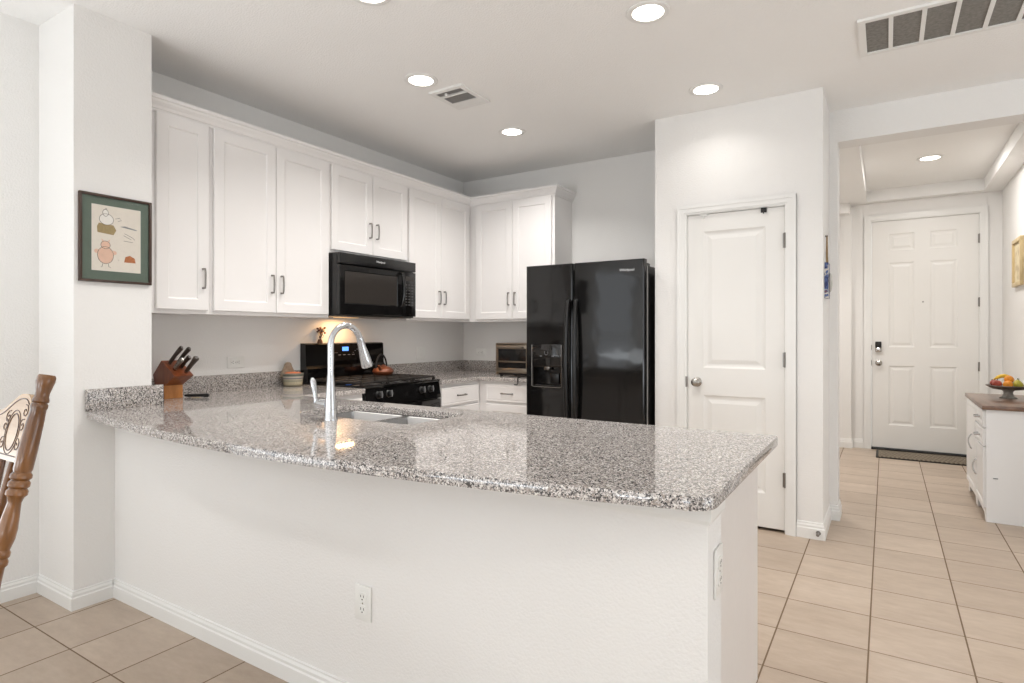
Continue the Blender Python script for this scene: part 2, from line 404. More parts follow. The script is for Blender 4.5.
# walls behind the camera, with windows
mb = MB().box(3.3, 3.42, -3.7, 0.3, 0, CEIL).box(3.3, 3.42, 3.1, 4.7, 0, CEIL).box(3.3, 3.42, 0.3, 3.1, 0, 0.1).box(3.3, 3.42, 0.3, 3.1, 2.3, CEIL); struct('wall_living', mb, WALL, 'plain white living room wall', 'wall')
mb = MB(); y0, y1 = -3.72, -3.6
mb.box(-3.6, -2.95, y0, y1, 0, CEIL).box(-1.25, -0.35, y0, y1, 0, CEIL).box(1.35, 3.3, y0, y1, 0, CEIL)
for a, b in ((-2.95, -1.25), (-0.35, 1.35)): mb.box(a, b, y0, y1, 0, 0.4).box(a, b, y0, y1, 2.3, CEIL)
struct('wall_rear', mb, WALL, 'white wall with two windows behind the viewer', 'wall')
def window(name, o, u, n, wd, ht, label):
    mb = MB().frame(o, u, n)
    f = 0.05
    mb.box(0, wd, -0.05, 0.01, 0, f).box(0, wd, -0.05, 0.01, ht - f, ht).box(0, f, -0.05, 0.01, f, ht - f).box(wd - f, wd, -0.05, 0.01, f, ht - f)
    mb.box(f, wd - f, -0.04, 0.0, ht / 2 - 0.02, ht / 2 + 0.02)
    struct(name, mb, TRIM, label, 'window')
window('window_1', (-2.95, -3.64, 0.4), (1, 0, 0), (0, 1, 0), 1.7, 1.9, 'white framed window in the rear wall, nearer the dining side')
window('window_2', (-0.35, -3.64, 0.4), (1, 0, 0), (0, 1, 0), 1.7, 1.9, 'white framed window in the rear wall, nearer the living side')
window('window_3', (-3.52, -1.6, 0.3), (0, 1, 0), (1, 0, 0), 1.7, 1.9, 'white framed window beside the dining table')
window('window_4', (3.34, 3.1, 0.1), (0, -1, 0), (-1, 0, 0), 2.8, 2.2, 'wide white framed window in the living room side wall')
# peninsula pony wall
YPW, XPE = 1.385, -0.344
mb = MB().box(XC, XPE, YPW, 1.515, 0, 0.860); struct('wall_peninsula', mb, WALL, 'white half wall carrying the granite peninsula counter', 'wall')

def sweep(mb, path, prof):
    # profile (distance from wall, z) swept along a wall path, room on the right-hand side, mitred at corners
    P = [Vector(p) for p in path]; rows = []
    for i, p in enumerate(P):
        e0 = (p - P[i - 1]).normalized() if i else None; e1 = (P[i + 1] - p).normalized() if i < len(P) - 1 else None
        n0 = Vector((e0.y, -e0.x)) if e0 else None; n1 = Vector((e1.y, -e1.x)) if e1 else None
        m_ = n1 if n0 is None else n0 if n1 is None else (n0 + n1) / (1 + n0.dot(n1))
        rows.append([(p.x + m_.x * d, p.y + m_.y * d, z) for d, z in prof])
    k = len(prof); vs = [v_ for r_ in rows for v_ in r_]; L = len(rows) - 1
    fs = [(i * k + j, (i + 1) * k + j, (i + 1) * k + (j + 1) % k, i * k + (j + 1) % k) for i in range(L) for j in range(k)]
    mb.add(vs, fs + [tuple(range(k)), tuple(L * k + j for j in range(k))[::-1]]); return mb
def base_run(mb, path, h=0.086, t=0.014):
    return sweep(mb, path, [(0, 0), (t, 0), (t, h * 0.62), (t * 0.72, h * 0.68), (t * 0.72, h * 0.80), (t * 0.4, h * 0.90), (t * 0.4, h * 0.97), (0, h)])
struct('baseboard_left', base_run(MB(), [(XD, YC0), (XD, -3.6)][::-1]), TRIM, 'white baseboard under the dining wall', 'baseboard')
struct('baseboard_column', base_run(MB(), [(XD + 0.014, YC0), (XC, YC0), (XC, YPW - 0.014)]), TRIM, 'white baseboard wrapping the wing wall', 'baseboard')
struct('baseboard_peninsula', base_run(MB(), [(XC, YPW), (XPE, YPW), (XPE, 1.515)]), TRIM, 'white baseboard along the peninsula half wall', 'baseboard')
struct('baseboard_pantry', base_run(MB(), [(-0.466, YP), (XPR, YP), (XPR, 4.52 - 0.014)], 0.1), TRIM, 'white baseboard on the pantry corner', 'baseboard')
struct('baseboard_hall', base_run(MB(), [(XPR, 4.52), (-0.272, 4.52), (-0.272, 4.70)], 0.1), TRIM, 'white baseboard round the hallway wall stub', 'baseboard')
mb = base_run(MB(), [(-1.68, 7.48), (-0.32, 7.48), (-0.32, YF), (-0.205, YF)], 0.1); base_run(mb, [(0.872, YF), (XHR - 0.014, YF)], 0.1)
struct('baseboard_front', mb, TRIM, 'white baseboard beside the front door', 'baseboard')
struct('baseboard_right', base_run(MB(), [(XHR, YF), (XHR, 4.70)], 0.1), TRIM, 'white baseboard behind the sideboard', 'baseboard')

# trim under the counter overhang
mb = sweep(MB(), [(XC + 0.001, YPW), (XPE, YPW), (XPE, 1.515)], [(0, 0.808), (0.006, 0.810), (0.010, 0.820), (0.010, 0.846), (0.014, 0.852), (0.014, 0.860), (0, 0.860)])
struct('trim_1', mb, TRIM, 'thin white moulding under the peninsula counter edge', 'trim')

# ------------------------------------------------------------------ interior doors
def casing(mb, x0, x1, z1, y, wd=0.062):
    # stepped casing round a door opening in a wall facing -Y
    for a, b, tt in ((0, wd, 0.011), (0.012, wd - 0.010, 0.016), (wd - 0.022, wd, 0.019)):
        mb.box(x0 - b, x0 - a, y - tt, y, 0, z1 + b).box(x1 + a, x1 + b, y - tt, y, 0, z1 + b).box(x0 - a, x1 + a, y - tt, y, z1 + a, z1 + b)
def hinge(o, x, y, z, side=1):
    MB().box(x - 0.012, x + 0.012, y - 0.002, y + 0.002, z - 0.045, z + 0.045).tube([(x, y - 0.006, z - 0.047), (x, y - 0.006, z + 0.047)], 0.006, 8).build('hinge', PEWTER, o)
RAISED = [(0.012, 0.007), (0.022, 0.009), (0.030, 0.009), (0.055, 0.003)]
d = thing('door_1', 'white two panel pantry door with round knob', 'door', (-0.836, YP, 0), kind='structure')
mb = MB().frame((DX0 + 0.005, YP + 0.006, 0.018), (1, 0, 0), (0, -1, 0)); W, H = DX1 - DX0 - 0.008, 2.028
pz = [(0.103, W - 0.113, 1.002, 1.914), (0.103, W - 0.113, 0.215, 0.822)]
mb.panel_slab(W, H, 0.035, pz, RAISED); mb.build('door_panel', DOORM, d)
mb = MB(); casing(mb, DX0, DX1, DZ1, YP); mb.box(DX0 - 0.005, DX0 + 0.004, YP, YP + 0.1, 0, DZ1).box(DX1 - 0.003, DX1 + 0.005, YP, YP + 0.1, 0, DZ1).box(DX0, DX1, YP, YP + 0.1, DZ1 - 0.004, DZ1 + 0.005)
mb.build('door_frame', TRIM, d)
for z in (1.83, 1.085, 0.335): hinge(d, DX1 - 0.002, YP - 0.004, z)
KNOB = [(0.032, 0), (0.033, 0.004), (0.028, 0.008), (0.013, 0.011), (0.011, 0.028), (0.020, 0.034), (0.027, 0.042), (0.028, 0.050), (0.022, 0.058), (0.008, 0.062)]
MB().lathe(KNOB, (-1.075, YP + 0.006, 0.925), (0, -1, 0)).build('door_knob', NICKEL, d)
MB().box(DX0 - 0.006, DX0 + 0.004, YP - 0.012, YP, 0.89, 0.96).build('strike_plate', PEWTER, d)
d2 = thing('door_2', 'white six panel front door at the hall end', 'door', (0.33, YF, 0), kind='structure')
mb = MB().frame((FX0 + 0.006, YF + 0.012, 0.022), (1, 0, 0), (0, -1, 0)); W, H = FX1 - FX0 - 0.010, 2.44
px = [(0.155, 0.385), (0.516, 0.748)]
pz = [(a, b, z0, z1) for a, b in px for z0, z1 in ((2.12, 2.30), (1.085, 1.99), (0.25, 0.885))]
mb.panel_slab(W, H, 0.042, pz, [(0.010, 0.006), (0.020, 0.007), (0.026, 0.007), (0.046, 0.002)]); mb.build('door_panel', DOORM, d2)
mb = MB(); casing(mb, FX0, FX1, FZ1, YF, 0.066); mb.box(FX0 - 0.005, FX0 + 0.004, YF, YF + 0.12, 0, FZ1).box(FX1 - 0.004, FX1 + 0.005, YF, YF + 0.12, 0, FZ1).box(FX0, FX1, YF, YF + 0.12, FZ1 - 0.005, FZ1 + 0.005); mb.build('door_frame', TRIM, d2)
for z in (2.21, 1.57, 0.92, 0.30): hinge(d2, FX1 - 0.003, YF + 0.002, z)
MB().lathe(KNOB, (-0.065, YF + 0.012, 0.935), (0, -1, 0)).build('door_knob', NICKEL, d2)
lk = MB().box(-0.098, -0.038, YF - 0.018, YF + 0.012, 1.055, 1.165, 0.008).build('deadbolt', NICKEL, d2)
MB().box(-0.096, -0.040, YF - 0.021, YF - 0.017, 1.098, 1.166, 0.001).build('keypad', MATTB, lk)
MB().lathe([(0.022, 0), (0.022, 0.012), (0.014, 0.016), (0.006, 0.02)], (-0.068, YF - 0.017, 1.078), (0, -1, 0)).build('thumb_turn', CHROME, lk)
MB().lathe([(0.008, 0), (0.008, 0.003), (0.004, 0.004)], (0.330, YF + 0.012, 1.585), (0, -1, 0), 12).build('peephole', PEWTER, d2)
MB().box(FX0, FX1, YF - 0.03, YF + 0.10, 0, 0.018, 0.004).build('threshold', MATTB, d2)
MB().box(FX0 - 0.012, FX0 + 0.006, YF - 0.004, YF + 0.006, 0.905, 0.965).box(FX0 - 0.012, FX0 + 0.006, YF - 0.004, YF + 0.006, 1.075, 1.13).build('strike_plate', PEWTER, d2)

# ------------------------------------------------------------------ ceiling fixtures
def can(x, y, z, power, label, spread=2.3):
    o = thing('recessed_light', label, 'ceiling light', (x, y, z), 'recessed ceiling lights')
    MB().lathe([(0.070, 0.001), (0.073, -0.006), (0.088, -0.008), (0.098, -0.004), (0.099, -0.0005)], (x, y, z), n=40, caps=False).build('trim_ring', TRIM, o)
    MB().lathe([(0.0715, -0.0035), (0.06, -0.005), (0.03, -0.006), (0.001, -0.0062)], (x, y, z), n=40, caps=False).build('lens', LENS, o)
    area('lamp', (0, 0, -0.012), (0, 0, 0), 0.13, 0.13, power, (1.0, 0.972, 0.94), 'DISK', o, spread)
WARM = (1, .95, .9)
can(-0.934, 2.668, CEIL, K_CAN, 'glowing recessed light over the peninsula, largest in view')
can(-2.313, 2.670, CEIL, K_CAN, 'glowing recessed light beside the small ceiling vent')
can(-0.928, 3.694, CEIL, K_CAN * 0.17, 'glowing recessed light in front of the pantry wall')
can(-2.333, 3.706, CEIL, K_CAN * 1.2, 'glowing recessed light nearest the back corner cabinets')
can(-1.912, 1.868, CEIL, K_CAN, 'recessed light over the sink, cut by the picture top edge')
can(0.327, 6.33, 2.785, K_HALL, 'glowing recessed light in the hallway tray ceiling', PI)
can(-1.0, 6.2, 2.665, K_HALL, 'added unseen fill light in the space left of the hallway')  # unseen fill can, added to bounce light onto the hall ceiling
can(-1.9, -0.15, CEIL, K_ROOM * 0.5, 'recessed light above the dining chair side, behind the viewer')
can(-0.3, -0.15, CEIL, K_ROOM, 'recessed light straight above the viewer')
can(1.3, -0.15, CEIL, K_ROOM, 'recessed light in the living area to the right of the viewer')
can(1.15, 3.45, CEIL, K_ROOM * 2, 'added unseen fill light beyond the right end of the return air grille')  # out of view, added to brighten the end of the sideboard

v = thing('return_air_grille', 'long white return air grille with grey filters on ceiling', 'vent', (0.31, 3.47, CEIL - 0.02))
gx0, gx1, gy0, gy1 = -0.115, 0.74, 3.268, 3.690
mb = MB(); z0, z1 = CEIL - 0.012, CEIL
mb.box(gx0, gx1, gy0, gy0 + 0.028, z0, z1).box(gx0, gx1, gy1 - 0.028, gy1, z0, z1).box(gx0, gx0 + 0.032, gy0 + 0.028, gy1 - 0.028, z0, z1).box(gx1 - 0.032, gx1, gy0 + 0.028, gy1 - 0.028, z0, z1)
xs = [0.021, 0.152, 0.280, 0.407, 0.532, 0.657]
for x in xs: mb.box(x - 0.0095, x + 0.0095, gy0 + 0.028, gy1 - 0.028, z0 + 0.002, z1)
mb.build('grille_frame', TRIM, v)
e = [gx0 + 0.032] + xs + [gx1 - 0.032]
for a, b in zip(e[:-1], e[1:]):
    MB().box(a, b, gy0 + 0.028, gy1 - 0.028, CEIL - 0.004, CEIL - 0.001).build('filter_panel', VENTG, v)
v = thing('supply_vent', 'small square white supply vent with dark louvres on ceiling', 'vent', (-2.265, 2.986, CEIL - 0.02))
vx0, vx1, vy0, vy1 = -2.392, -2.140, 2.832, 3.140
mb = MB(); f = 0.03
mb.box(vx0, vx1, vy0, vy0 + f, z0, z1).box(vx0, vx1, vy1 - f, vy1, z0, z1).box(vx0, vx0 + f, vy0 + f, vy1 - f, z0, z1).box(vx1 - f, vx1, vy0 + f, vy1 - f, z0, z1)
mb.box(vx0 + f, vx1 - f, vy0 + 0.088, vy0 + 0.104, z0, z1).box(vx0 + f, vx1 - f, vy0 + 0.205, vy0 + 0.225, z0, z1); mb.build('vent_frame', TRIM, v)
MB().box(vx0 + f, vx1 - f, vy0 + f, vy1 - f, CEIL - 0.002, CEIL - 0.0005).build('duct_opening', tinted('duct_grey', (96, 92, 88), 0.8, 4), v)
mb = MB()
for k in range(7):
    y = vy0 + 0.036 + k * 0.0085 if k < 5 else 0
    if k < 5: mb.box(vx0 + f, vx1 - f, y, y + 0.0018, z0 + 0.002, z1 - 0.002)
for k in range(9): y = vy0 + 0.112 + k * 0.0105; mb.box(vx0 + f, vx1 - f, y, y + 0.002, z0 + 0.002, z1 - 0.002)
mb.build('louvre', tinted('louvre_grey', (150, 146, 142), 0.6, 3), v)
mb = MB()
for k in range(5): y = vy0 + 0.228 + k * 0.010; mb.box(vx0 + f, vx1 - f, y, y + 0.0085, z0 + 0.001, z1 - 0.002)
mb.build('louvre', TRIM, v)
MB().box(-2.30, -2.288, 2.875, 2.90, z0 - 0.014, z0).build('damper_lever', TRIM, v)

# ------------------------------------------------------------------ cabinets
SHAK = [(0.004, 0.002), (0.006, 0.006), (0.009, 0.008)]
def pull(o, origin, u, n, x, z, vertical=True, L=0.105):
    mb = MB().frame(origin, u, n); h = L / 2; pts = []
    for k in range(9):
        q = -1 + 2 * k / 8; y = 0.026 - 0.006 * q * q * 0.6
        pts.append((x, y, z + q * h) if vertical else (x + q * h, y, z))
    e0, e1 = pts[0], pts[-1]
    mb.tube([(e0[0], 0.0, e0[2])] + pts + [(e1[0], 0.0, e1[2])], [0.0065] + [0.0052] * 9 + [0.0065], 8)
    mb.build('handle', PEWTER, o)
def shaker(t, origin, u, n, x0, x1, z0, z1, stile=0.058, kind='door', pullx=None, pullz=None, vertical=True):
    o2 = Vector(origin) + Vector(u) * x0 + Vector((0, 0, z0)) + Vector(n) * 0.020
    mb = MB().frame(o2, u, n); w_, h_ = x1 - x0, z1 - z0
    mb.panel_slab(w_, h_, 0.019, [(stile, w_ - stile, stile, h_ - stile)], SHAK, 0.003)
    o = mb.build(kind, CAB, t)
    if pullx is not None: pull(o, Vector(origin) + Vector(n) * 0.020, u, n, pullx, pullz, vertical)
    return o
def flat_front(t, origin, u, n, x0, x1, z0, z1, kind='drawer'):
    o2 = Vector(origin) + Vector(u) * x0 + Vector((0, 0, z0)) + Vector(n) * 0.020
    w_, h_ = x1 - x0, z1 - z0
    o = MB().frame(o2, u, n).panel_slab(w_, h_, 0.019, [(0.012, w_ - 0.012, 0.012, h_ - 0.012)], [(0.003, 0.002), (0.008, 0.0)], 0.003).build(kind, CAB, t)
    pull(o, Vector(origin) + Vector(n) * 0.020, u, n, (x0 + x1) / 2, (z0 + z1) / 2, False, 0.10)
    return o
UX = -3.215; UZ0, UZ1 = 1.357, 2.432
def upper_left(y0, y1, z0, doors, label, right_end=False):
    t = thing('wall_cabinet', label, 'cabinet', (XL + 0.16, (y0 + y1) / 2, z0), 'white wall cabinets')
    mb = MB().box(XL + 0.001, UX, y0 + 0.0005, y1 - 0.0005, z0, UZ1); mb.build('body', CAB, t)
    o, u, n = (UX, 0, 0), (0, 1, 0), (1, 0, 0)
    for a, b, hx in doors: shaker(t, o, u, n, a, b, z0 + 0.020, UZ1 - 0.028, pullx=hx, pullz=z0 + 0.196)
    return t
upper_left(1.568, 1.918, UZ0, [(1.622, 1.903, 1.868)], 'narrow single door white wall cabinet next to the framed print')
upper_left(1.918, 2.757, UZ0, [(1.934, 2.334, 2.303), (2.338, 2.746, 2.370)], 'tall double door white wall cabinet left of the microwave')
upper_left(2.757, 3.538, 1.805, [(2.773, 3.154, 3.122), (3.158, 3.528, 3.192)], 'short double door white wall cabinet above the microwave')
upper_left(3.538, 4.385, UZ0, [(3.551, 3.946, 3.914), (3.950, 4.355, 3.984)], 'tall double door white wall cabinet between microwave and corner')
t = thing('wall_cabinet', 'white double door wall cabinet left of the refrigerator top', 'cabinet', (-2.76, 4.54, UZ0), 'white wall cabinets')
MB().box(XL + 0.001, -2.338, 4.3855, YB - 0.001, UZ0, UZ1).build('body', CAB, t)
o, u, n = (0, 4.3855, 0), (1, 0, 0), (0, -1, 0)
shaker(t, o, u, n, -3.138, -2.750, UZ0 + 0.02, UZ1 - 0.028, pullx=-2.780, pullz=UZ0 + 0.196)
shaker(t, o, u, n, -2.746, -2.362, UZ0 + 0.02, UZ1 - 0.028, pullx=-2.716, pullz=UZ0 + 0.196)
# crown moulding, mitred at the inside corner and returned at the right end
CROWN = [(0.0, 2.405), (0.008, 2.405), (0.010, 2.416), (0.016, 2.420), (0.022, 2.434), (0.034, 2.450), (0.038, 2.460), (0.046, 2.464), (0.046, 2.482), (0.0, 2.482)]
mb = MB(); k = len(CROWN)
path = [((UX + 0.0008, 1.568), (1, 0)), ((UX + 0.0008, 4.3847), (1, -1)), ((-2.3372, 4.3847), (1, -1)), ((-2.3372, YB - 0.001), (1, 0))]
vs = [(p[0] + nn[0] * d_, p[1] + nn[1] * d_, z) for p, nn in path for d_, z in CROWN]; fs = []
for i in range(3): fs += [(i * k + j, i * k + (j + 1) % k, (i + 1) * k + (j + 1) % k, (i + 1) * k + j) for j in range(k)]
fs += [tuple(range(k)), tuple(3 * k + j for j in range(k))[::-1]]
mb.add(vs, fs); mb.build('crown_molding', CAB, None, 'white crown moulding running along the tops of the wall cabinets', 'moulding')

# base cabinets
def base_shell(t, x0, x1, y0, y1, front, toe=0.09):
    mb = MB(); z0, z1 = 0.0, 0.860; s_ = 0.018
    mb.box(x0 + s_, x1 - s_, y0 + s_, y1 - s_, toe + 0.002, toe + s_)
    if front == '+x':
        e_ = x1 - s_; mb.box(x0, e_ - 0.06, y0, y0 + s_, 0, z1).box(x0, e_ - 0.06, y1 - s_, y1, 0, z1).box(x0, x0 + s_, y0 + s_, y1 - s_, toe, z1).box(e_, x1, y0, y1, toe, z1).box(e_ - 0.06, e_, y0, y0 + s_, toe, z1).box(e_ - 0.06, e_, y1 - s_, y1, toe, z1).box(x1 - 0.09, x1 - 0.075, y0, y1, 0, toe)
    if front == '-y':
        mb.box(x0, x0 + s_, y0 + s_, y1, 0, z1).box(x1 - s_, x1, y0 + s_, y1, 0, z1).box(x0 + s_, x1 - s_, y1 - s_, y1, toe, z1).box(x0, x1, y0, y0 + s_, toe, z1).box(x0, x1, y0 + 0.075, y0 + 0.09, 0, toe)
    if front == '+y':
        mb.box(x0, x0 + s_, y0 + s_, y1 - s_, 0, z1).box(x1 - s_, x1, y0 + s_, y1 - s_, toe, z1).box(x0, x1, y0, y0 + s_, toe, z1).box(x0, x1, y1 - s_, y1, toe, z1).box(x0, x1, y1 - 0.09, y1 - 0.075, 0, toe)
    return mb.build('body', CAB, t)
BX = -2.89
t = thing('base_cabinet', 'white base cabinet left of the range, mostly hidden by the peninsula', 'cabinet', (-3.2, 2.45, 0), 'white base cabinets')
base_shell(t, XL + 0.002, BX, 2.225, 2.755, '+x')
o, u, n = (BX, 0, 0), (0, 1, 0), (1, 0, 0)
flat_front(t, o, u, n, 2.24, 2.742, 0.692, 0.832); shaker(t, o, u, n, 2.24, 2.742, 0.11, 0.672, pullx=2.70, pullz=0.50)
t = thing('base_cabinet', 'white base cabinet between the range and the back corner', 'cabinet', (-3.2, 3.8, 0), 'white base cabinets')
base_shell(t, XL + 0.002, BX, 3.54, 4.0795, '+x')
flat_front(t, o, u, n, 3.555, 4.040, 0.692, 0.832); shaker(t, o, u, n, 3.555, 4.040, 0.11, 0.672, pullx=3.60, pullz=0.50)
t = thing('base_cabinet', 'white base cabinet under the toaster oven', 'cabinet', (-2.6, 4.4, 0), 'white base cabinets')
base_shell(t, -2.888, -2.375, 4.08, YB - 0.002, '-y')
o, u, n = (0, 4.08, 0), (1, 0, 0), (0, -1, 0)
flat_front(t, o, u, n, -2.812, -2.39, 0.692, 0.832); shaker(t, o, u, n, -2.812, -2.39, 0.11, 0.672, pullx=-2.77, pullz=0.50)
t = thing('base_cabinet', 'white peninsula base cabinet with smooth end panel below the counter', 'cabinet', (-1.6, 1.85, 0), 'white base cabinets')
base_shell(t, -2.86, -0.3705, 1.517, 2.10, '+y')
MB().box(-0.3700, -0.362, 1.517, 2.04, 0.0, 0.860).box(-0.370, -0.362, 2.04, 2.112, 0.095, 0.860).build('end_panel', tinted('end_panel_paint', (228, 223, 219), 0.35, 1), t)
o, u, n = (0, 2.10, 0), (-1, 0, 0), (0, 1, 0)
for a, b in ((0.40, 0.85), (0.86, 1.31), (1.52, 1.90), (1.91, 2.29), (2.32, 2.80)):
    shaker(t, o, u, n, a, b, 0.11, 0.832, pullx=b - 0.05, pullz=0.74)

# ------------------------------------------------------------------ countertops
ZT, ZB = 0.892, 0.861
def arc(cx, cy, r, a0, a1, n=6): return [(cx + r * math.cos(a0 + (a1 - a0) * i / n), cy + r * math.sin(a0 + (a1 - a0) * i / n)) for i in range(n + 1)]
def rrect(x0, x1, y0, y1, r, n=6):
    return arc(x1 - r, y0 + r, r, -PI / 2, 0, n) + arc(x1 - r, y1 - r, r, 0, PI / 2, n) + arc(x0 + r, y1 - r, r, PI / 2, PI, n) + arc(x0 + r, y0 + r, r, PI, 1.5 * PI, n)
CL = -2.862
outer = []
for i in range(29):
    x = XC + (-0.385 - XC) * i / 28; tq = (x + 1.72) / 1.4; outer.append((x, 1.135 + (0.175 if tq > 0 else 0.135) * tq * tq))
yr = outer[-1][1]
outer += arc(-0.381, yr + 0.063, 0.065, -PI / 2 + 0.25, 0, 7)
outer += arc(-0.336, 2.225, 0.020, 0, PI / 2, 4)
outer += [(CL, 2.245), (CL, 2.757), (XL + 0.001, 2.757), (XL + 0.001, YC1 + 0.001), (XC + 0.0005, YC1 + 0.001)]
SX0, SX1, SY0, SY1 = -2.255, -1.567, 1.746, 2.120
hole = rrect(SX0, SX1, SY0, SY1, 0.055)[::-1]
t = thing('countertop', 'speckled grey granite peninsula countertop with bowed front edge and sink cutout', 'countertop', (-1.7, 1.7, ZB))
MB().slab(outer, [hole], ZB, ZT, 0.003).build('slab', GRANITE, t)
MB().box(XC + 0.0005, XC + 0.020, 1.258, 1.600, ZT - 0.0005, 0.992, 0.002).build('backsplash', GRANITE, t)
MB().box(XL + 0.001, XL + 0.020, YC1 + 0.001, 2.757, ZT - 0.0005, 0.992, 0.002).build('backsplash', GRANITE, t)
t = thing('countertop', 'speckled grey granite corner countertop under the toaster oven', 'countertop', (-3.0, 4.2, ZB))
out2 = [(XL + 0.001, 3.540), (CL, 3.540), (CL, 4.045), (-2.362, 4.045), (-2.362, YB - 0.001), (XL + 0.001, YB - 0.001)]
MB().slab(out2, [], ZB, ZT, 0.003).build('slab', GRANITE, t)
MB().box(XL + 0.001, XL + 0.020, 3.540, YB - 0.001, ZT - 0.0005, 0.992, 0.002).build('backsplash', GRANITE, t)
MB().box(XL + 0.020, -2.362, YB - 0.020, YB - 0.001, ZT - 0.0005, 0.992, 0.002).build('backsplash', GRANITE, t)

# ------------------------------------------------------------------ sink and faucet
t = thing('kitchen_sink', 'stainless steel double bowl sink set under the granite peninsula', 'sink', (-1.91, 1.93, 0.66))
xm = -1.905
b1 = rrect(SX0 + 0.004, xm - 0.012, SY0 + 0.004, SY1 - 0.004, 0.06); b2 = rrect(xm + 0.012, SX1 - 0.004, SY0 + 0.004, SY1 - 0.004, 0.06)
MB().slab(rrect(SX0 - 0.025, SX1 + 0.025, SY0 - 0.025, SY1 + 0.025, 0.07), [b1[::-1], b2[::-1]], ZB - 0.004, ZB - 0.001).build('rim', STEEL, t)
for bl in (b1, b2):
    n_ = len(bl); cx = sum(p[0] for p in bl) / n_; cy = sum(p[1] for p in bl) / n_
    lev = [(1.0, ZB - 0.002), (0.985, ZB - 0.03), (0.96, ZB - 0.15), (0.93, ZB - 0.18), (0.86, ZB - 0.193), (0.2, ZB - 0.197), (0.13, ZB - 0.199)]
    vs = [(cx + (x - cx) * s_, cy + (y - cy) * s_, z) for s_, z in lev for x, y in bl]
    fs = [(k_ * n_ + i, k_ * n_ + (i + 1) % n_, (k_ + 1) * n_ + (i + 1) % n_, (k_ + 1) * n_ + i) for k_ in range(len(lev) - 1) for i in range(n_)]
    bo = MB().add(vs, fs, 0, True).build('bowl', STEEL, t)
    MB().lathe([(0.045, -0.2), (0.045, -0.197), (0.035, -0.196), (0.03, -0.203), (0.001, -0.204)], (cx, cy, ZB), n=24, caps=False).build('drain', CHROME, bo)
fx, fy = -1.935, 1.672
t = thing('faucet', 'satin chrome gooseneck pull down faucet standing before the sink', 'faucet', (fx, fy, ZT))
MB().lathe([(0.0275, 0), (0.0275, 0.006), (0.0255, 0.010), (0.0245, 0.045), (0.022, 0.085), (0.0175, 0.135), (0.0148, 0.175), (0.0140, 0.185)], (fx, fy, ZT + 0.0003), n=28).build('body', CHROME, t)
pts = [(fx, fy, ZT + 0.18), (fx, fy, 1.10), (fx, fy, 1.16)]
for k_ in range(0, 17):
    q = PI - (PI - math.radians(20)) * k_ / 16; pts.append((fx, fy + 0.082 + 0.082 * math.cos(q), 1.2 + 0.082 * math.sin(q)))
MB().tube(pts, 0.0132, 18).build('spout', CHROME, t)
h0 = Vector(pts[-1]); h1 = Vector((fx, fy + 0.205, 1.103)); dv = h1 - h0
sh = MB().tube([h0 - dv * 0.02, h0 + dv * 0.08, h0 + dv * 0.1, h0 + dv * 0.3, h0 + dv * 0.75, h0 + dv * 0.95, h1], [0.0140, 0.0152, 0.0150, 0.0165, 0.0235, 0.0255, 0.0245], 20).build('spray_head', CHROME, t)
MB().lathe([(0.018, 0), (0.017, 0.0015), (0.004, 0.002)], h1 + dv.normalized() * 0.0002, dv, 16).build('nozzle', SATINB, sh)
MB().tube([(fx - 0.015, fy, 0.955), (fx - 0.055, fy, 0.955), (fx - 0.070, fy, 0.955), (fx - 0.084, fy, 0.955)], [0.021, 0.021, 0.019, 0.013], 18).build('valve_stub', CHROME, t)
MB().tube([(fx - 0.080, fy, 0.936), (fx - 0.088, fy, 0.955), (fx - 0.093, fy - 0.002, 0.985), (fx - 0.097, fy - 0.004, 1.022), (fx - 0.102, fy - 0.006, 1.048), (fx - 0.106, fy - 0.007, 1.062)], [0.008, 0.012, 0.0085, 0.0125, 0.012, 0.005], 12).build('lever', CHROME, t)

# ------------------------------------------------------------------ range
RY0, RY1, RX = 2.764, 3.533, -2.892
t = thing('range', 'black freestanding gas range with backguard under the microwave', 'stove', (-3.2, 3.15, 0))
MB().box(XL + 0.004, RX, RY0, RY1, 0.02, 0.888, 0.004).build('body', SATINB, t)
MB().box(XL + 0.07, RX + 0.02, RY0 - 0.002, RY1 + 0.002, 0.886, 0.905, 0.006).build('cooktop', GLOSSB, t)
mb = MB().prism([(XL + 0.004, 0.888), (XL + 0.085, 0.888), (XL + 0.085, 1.000), (XL + 0.066, 1.018), (XL + 0.058, 1.172), (XL + 0.045, 1.180), (XL + 0.004, 1.180)], 'y', RY0 + 0.006, RY1 + 0.002)
bg = mb.build('backguard', GLOSSB, t)
MB().box(XL + 0.058, XL + 0.0675, RY0 + 0.19, RY1 - 0.20, 1.045, 1.165).build('control_strip', GLASSB, bg)
MB().box(XL + 0.060, XL + 0.0685, 3.098, 3.158, 1.120, 1.150).build('display', BLUELED, bg)
mb = MB()
for k_ in range(4): mb.box(XL + 0.06, XL + 0.0685, 3.06 + k_ * 0.045, 3.085 + k_ * 0.045, 1.088, 1.094)
for k_ in range(3): mb.box(XL + 0.06, XL + 0.0685, 3.00 + k_ * 0.02, 3.012 + k_ * 0.02, 1.105, 1.109).box(XL + 0.06, XL + 0.0685, 3.20 + k_ * 0.02, 3.212 + k_ * 0.02, 1.105 + 0.012 * k_, 1.109 + 0.012 * k_)
mb.build('button_print', GREYINK, bg)
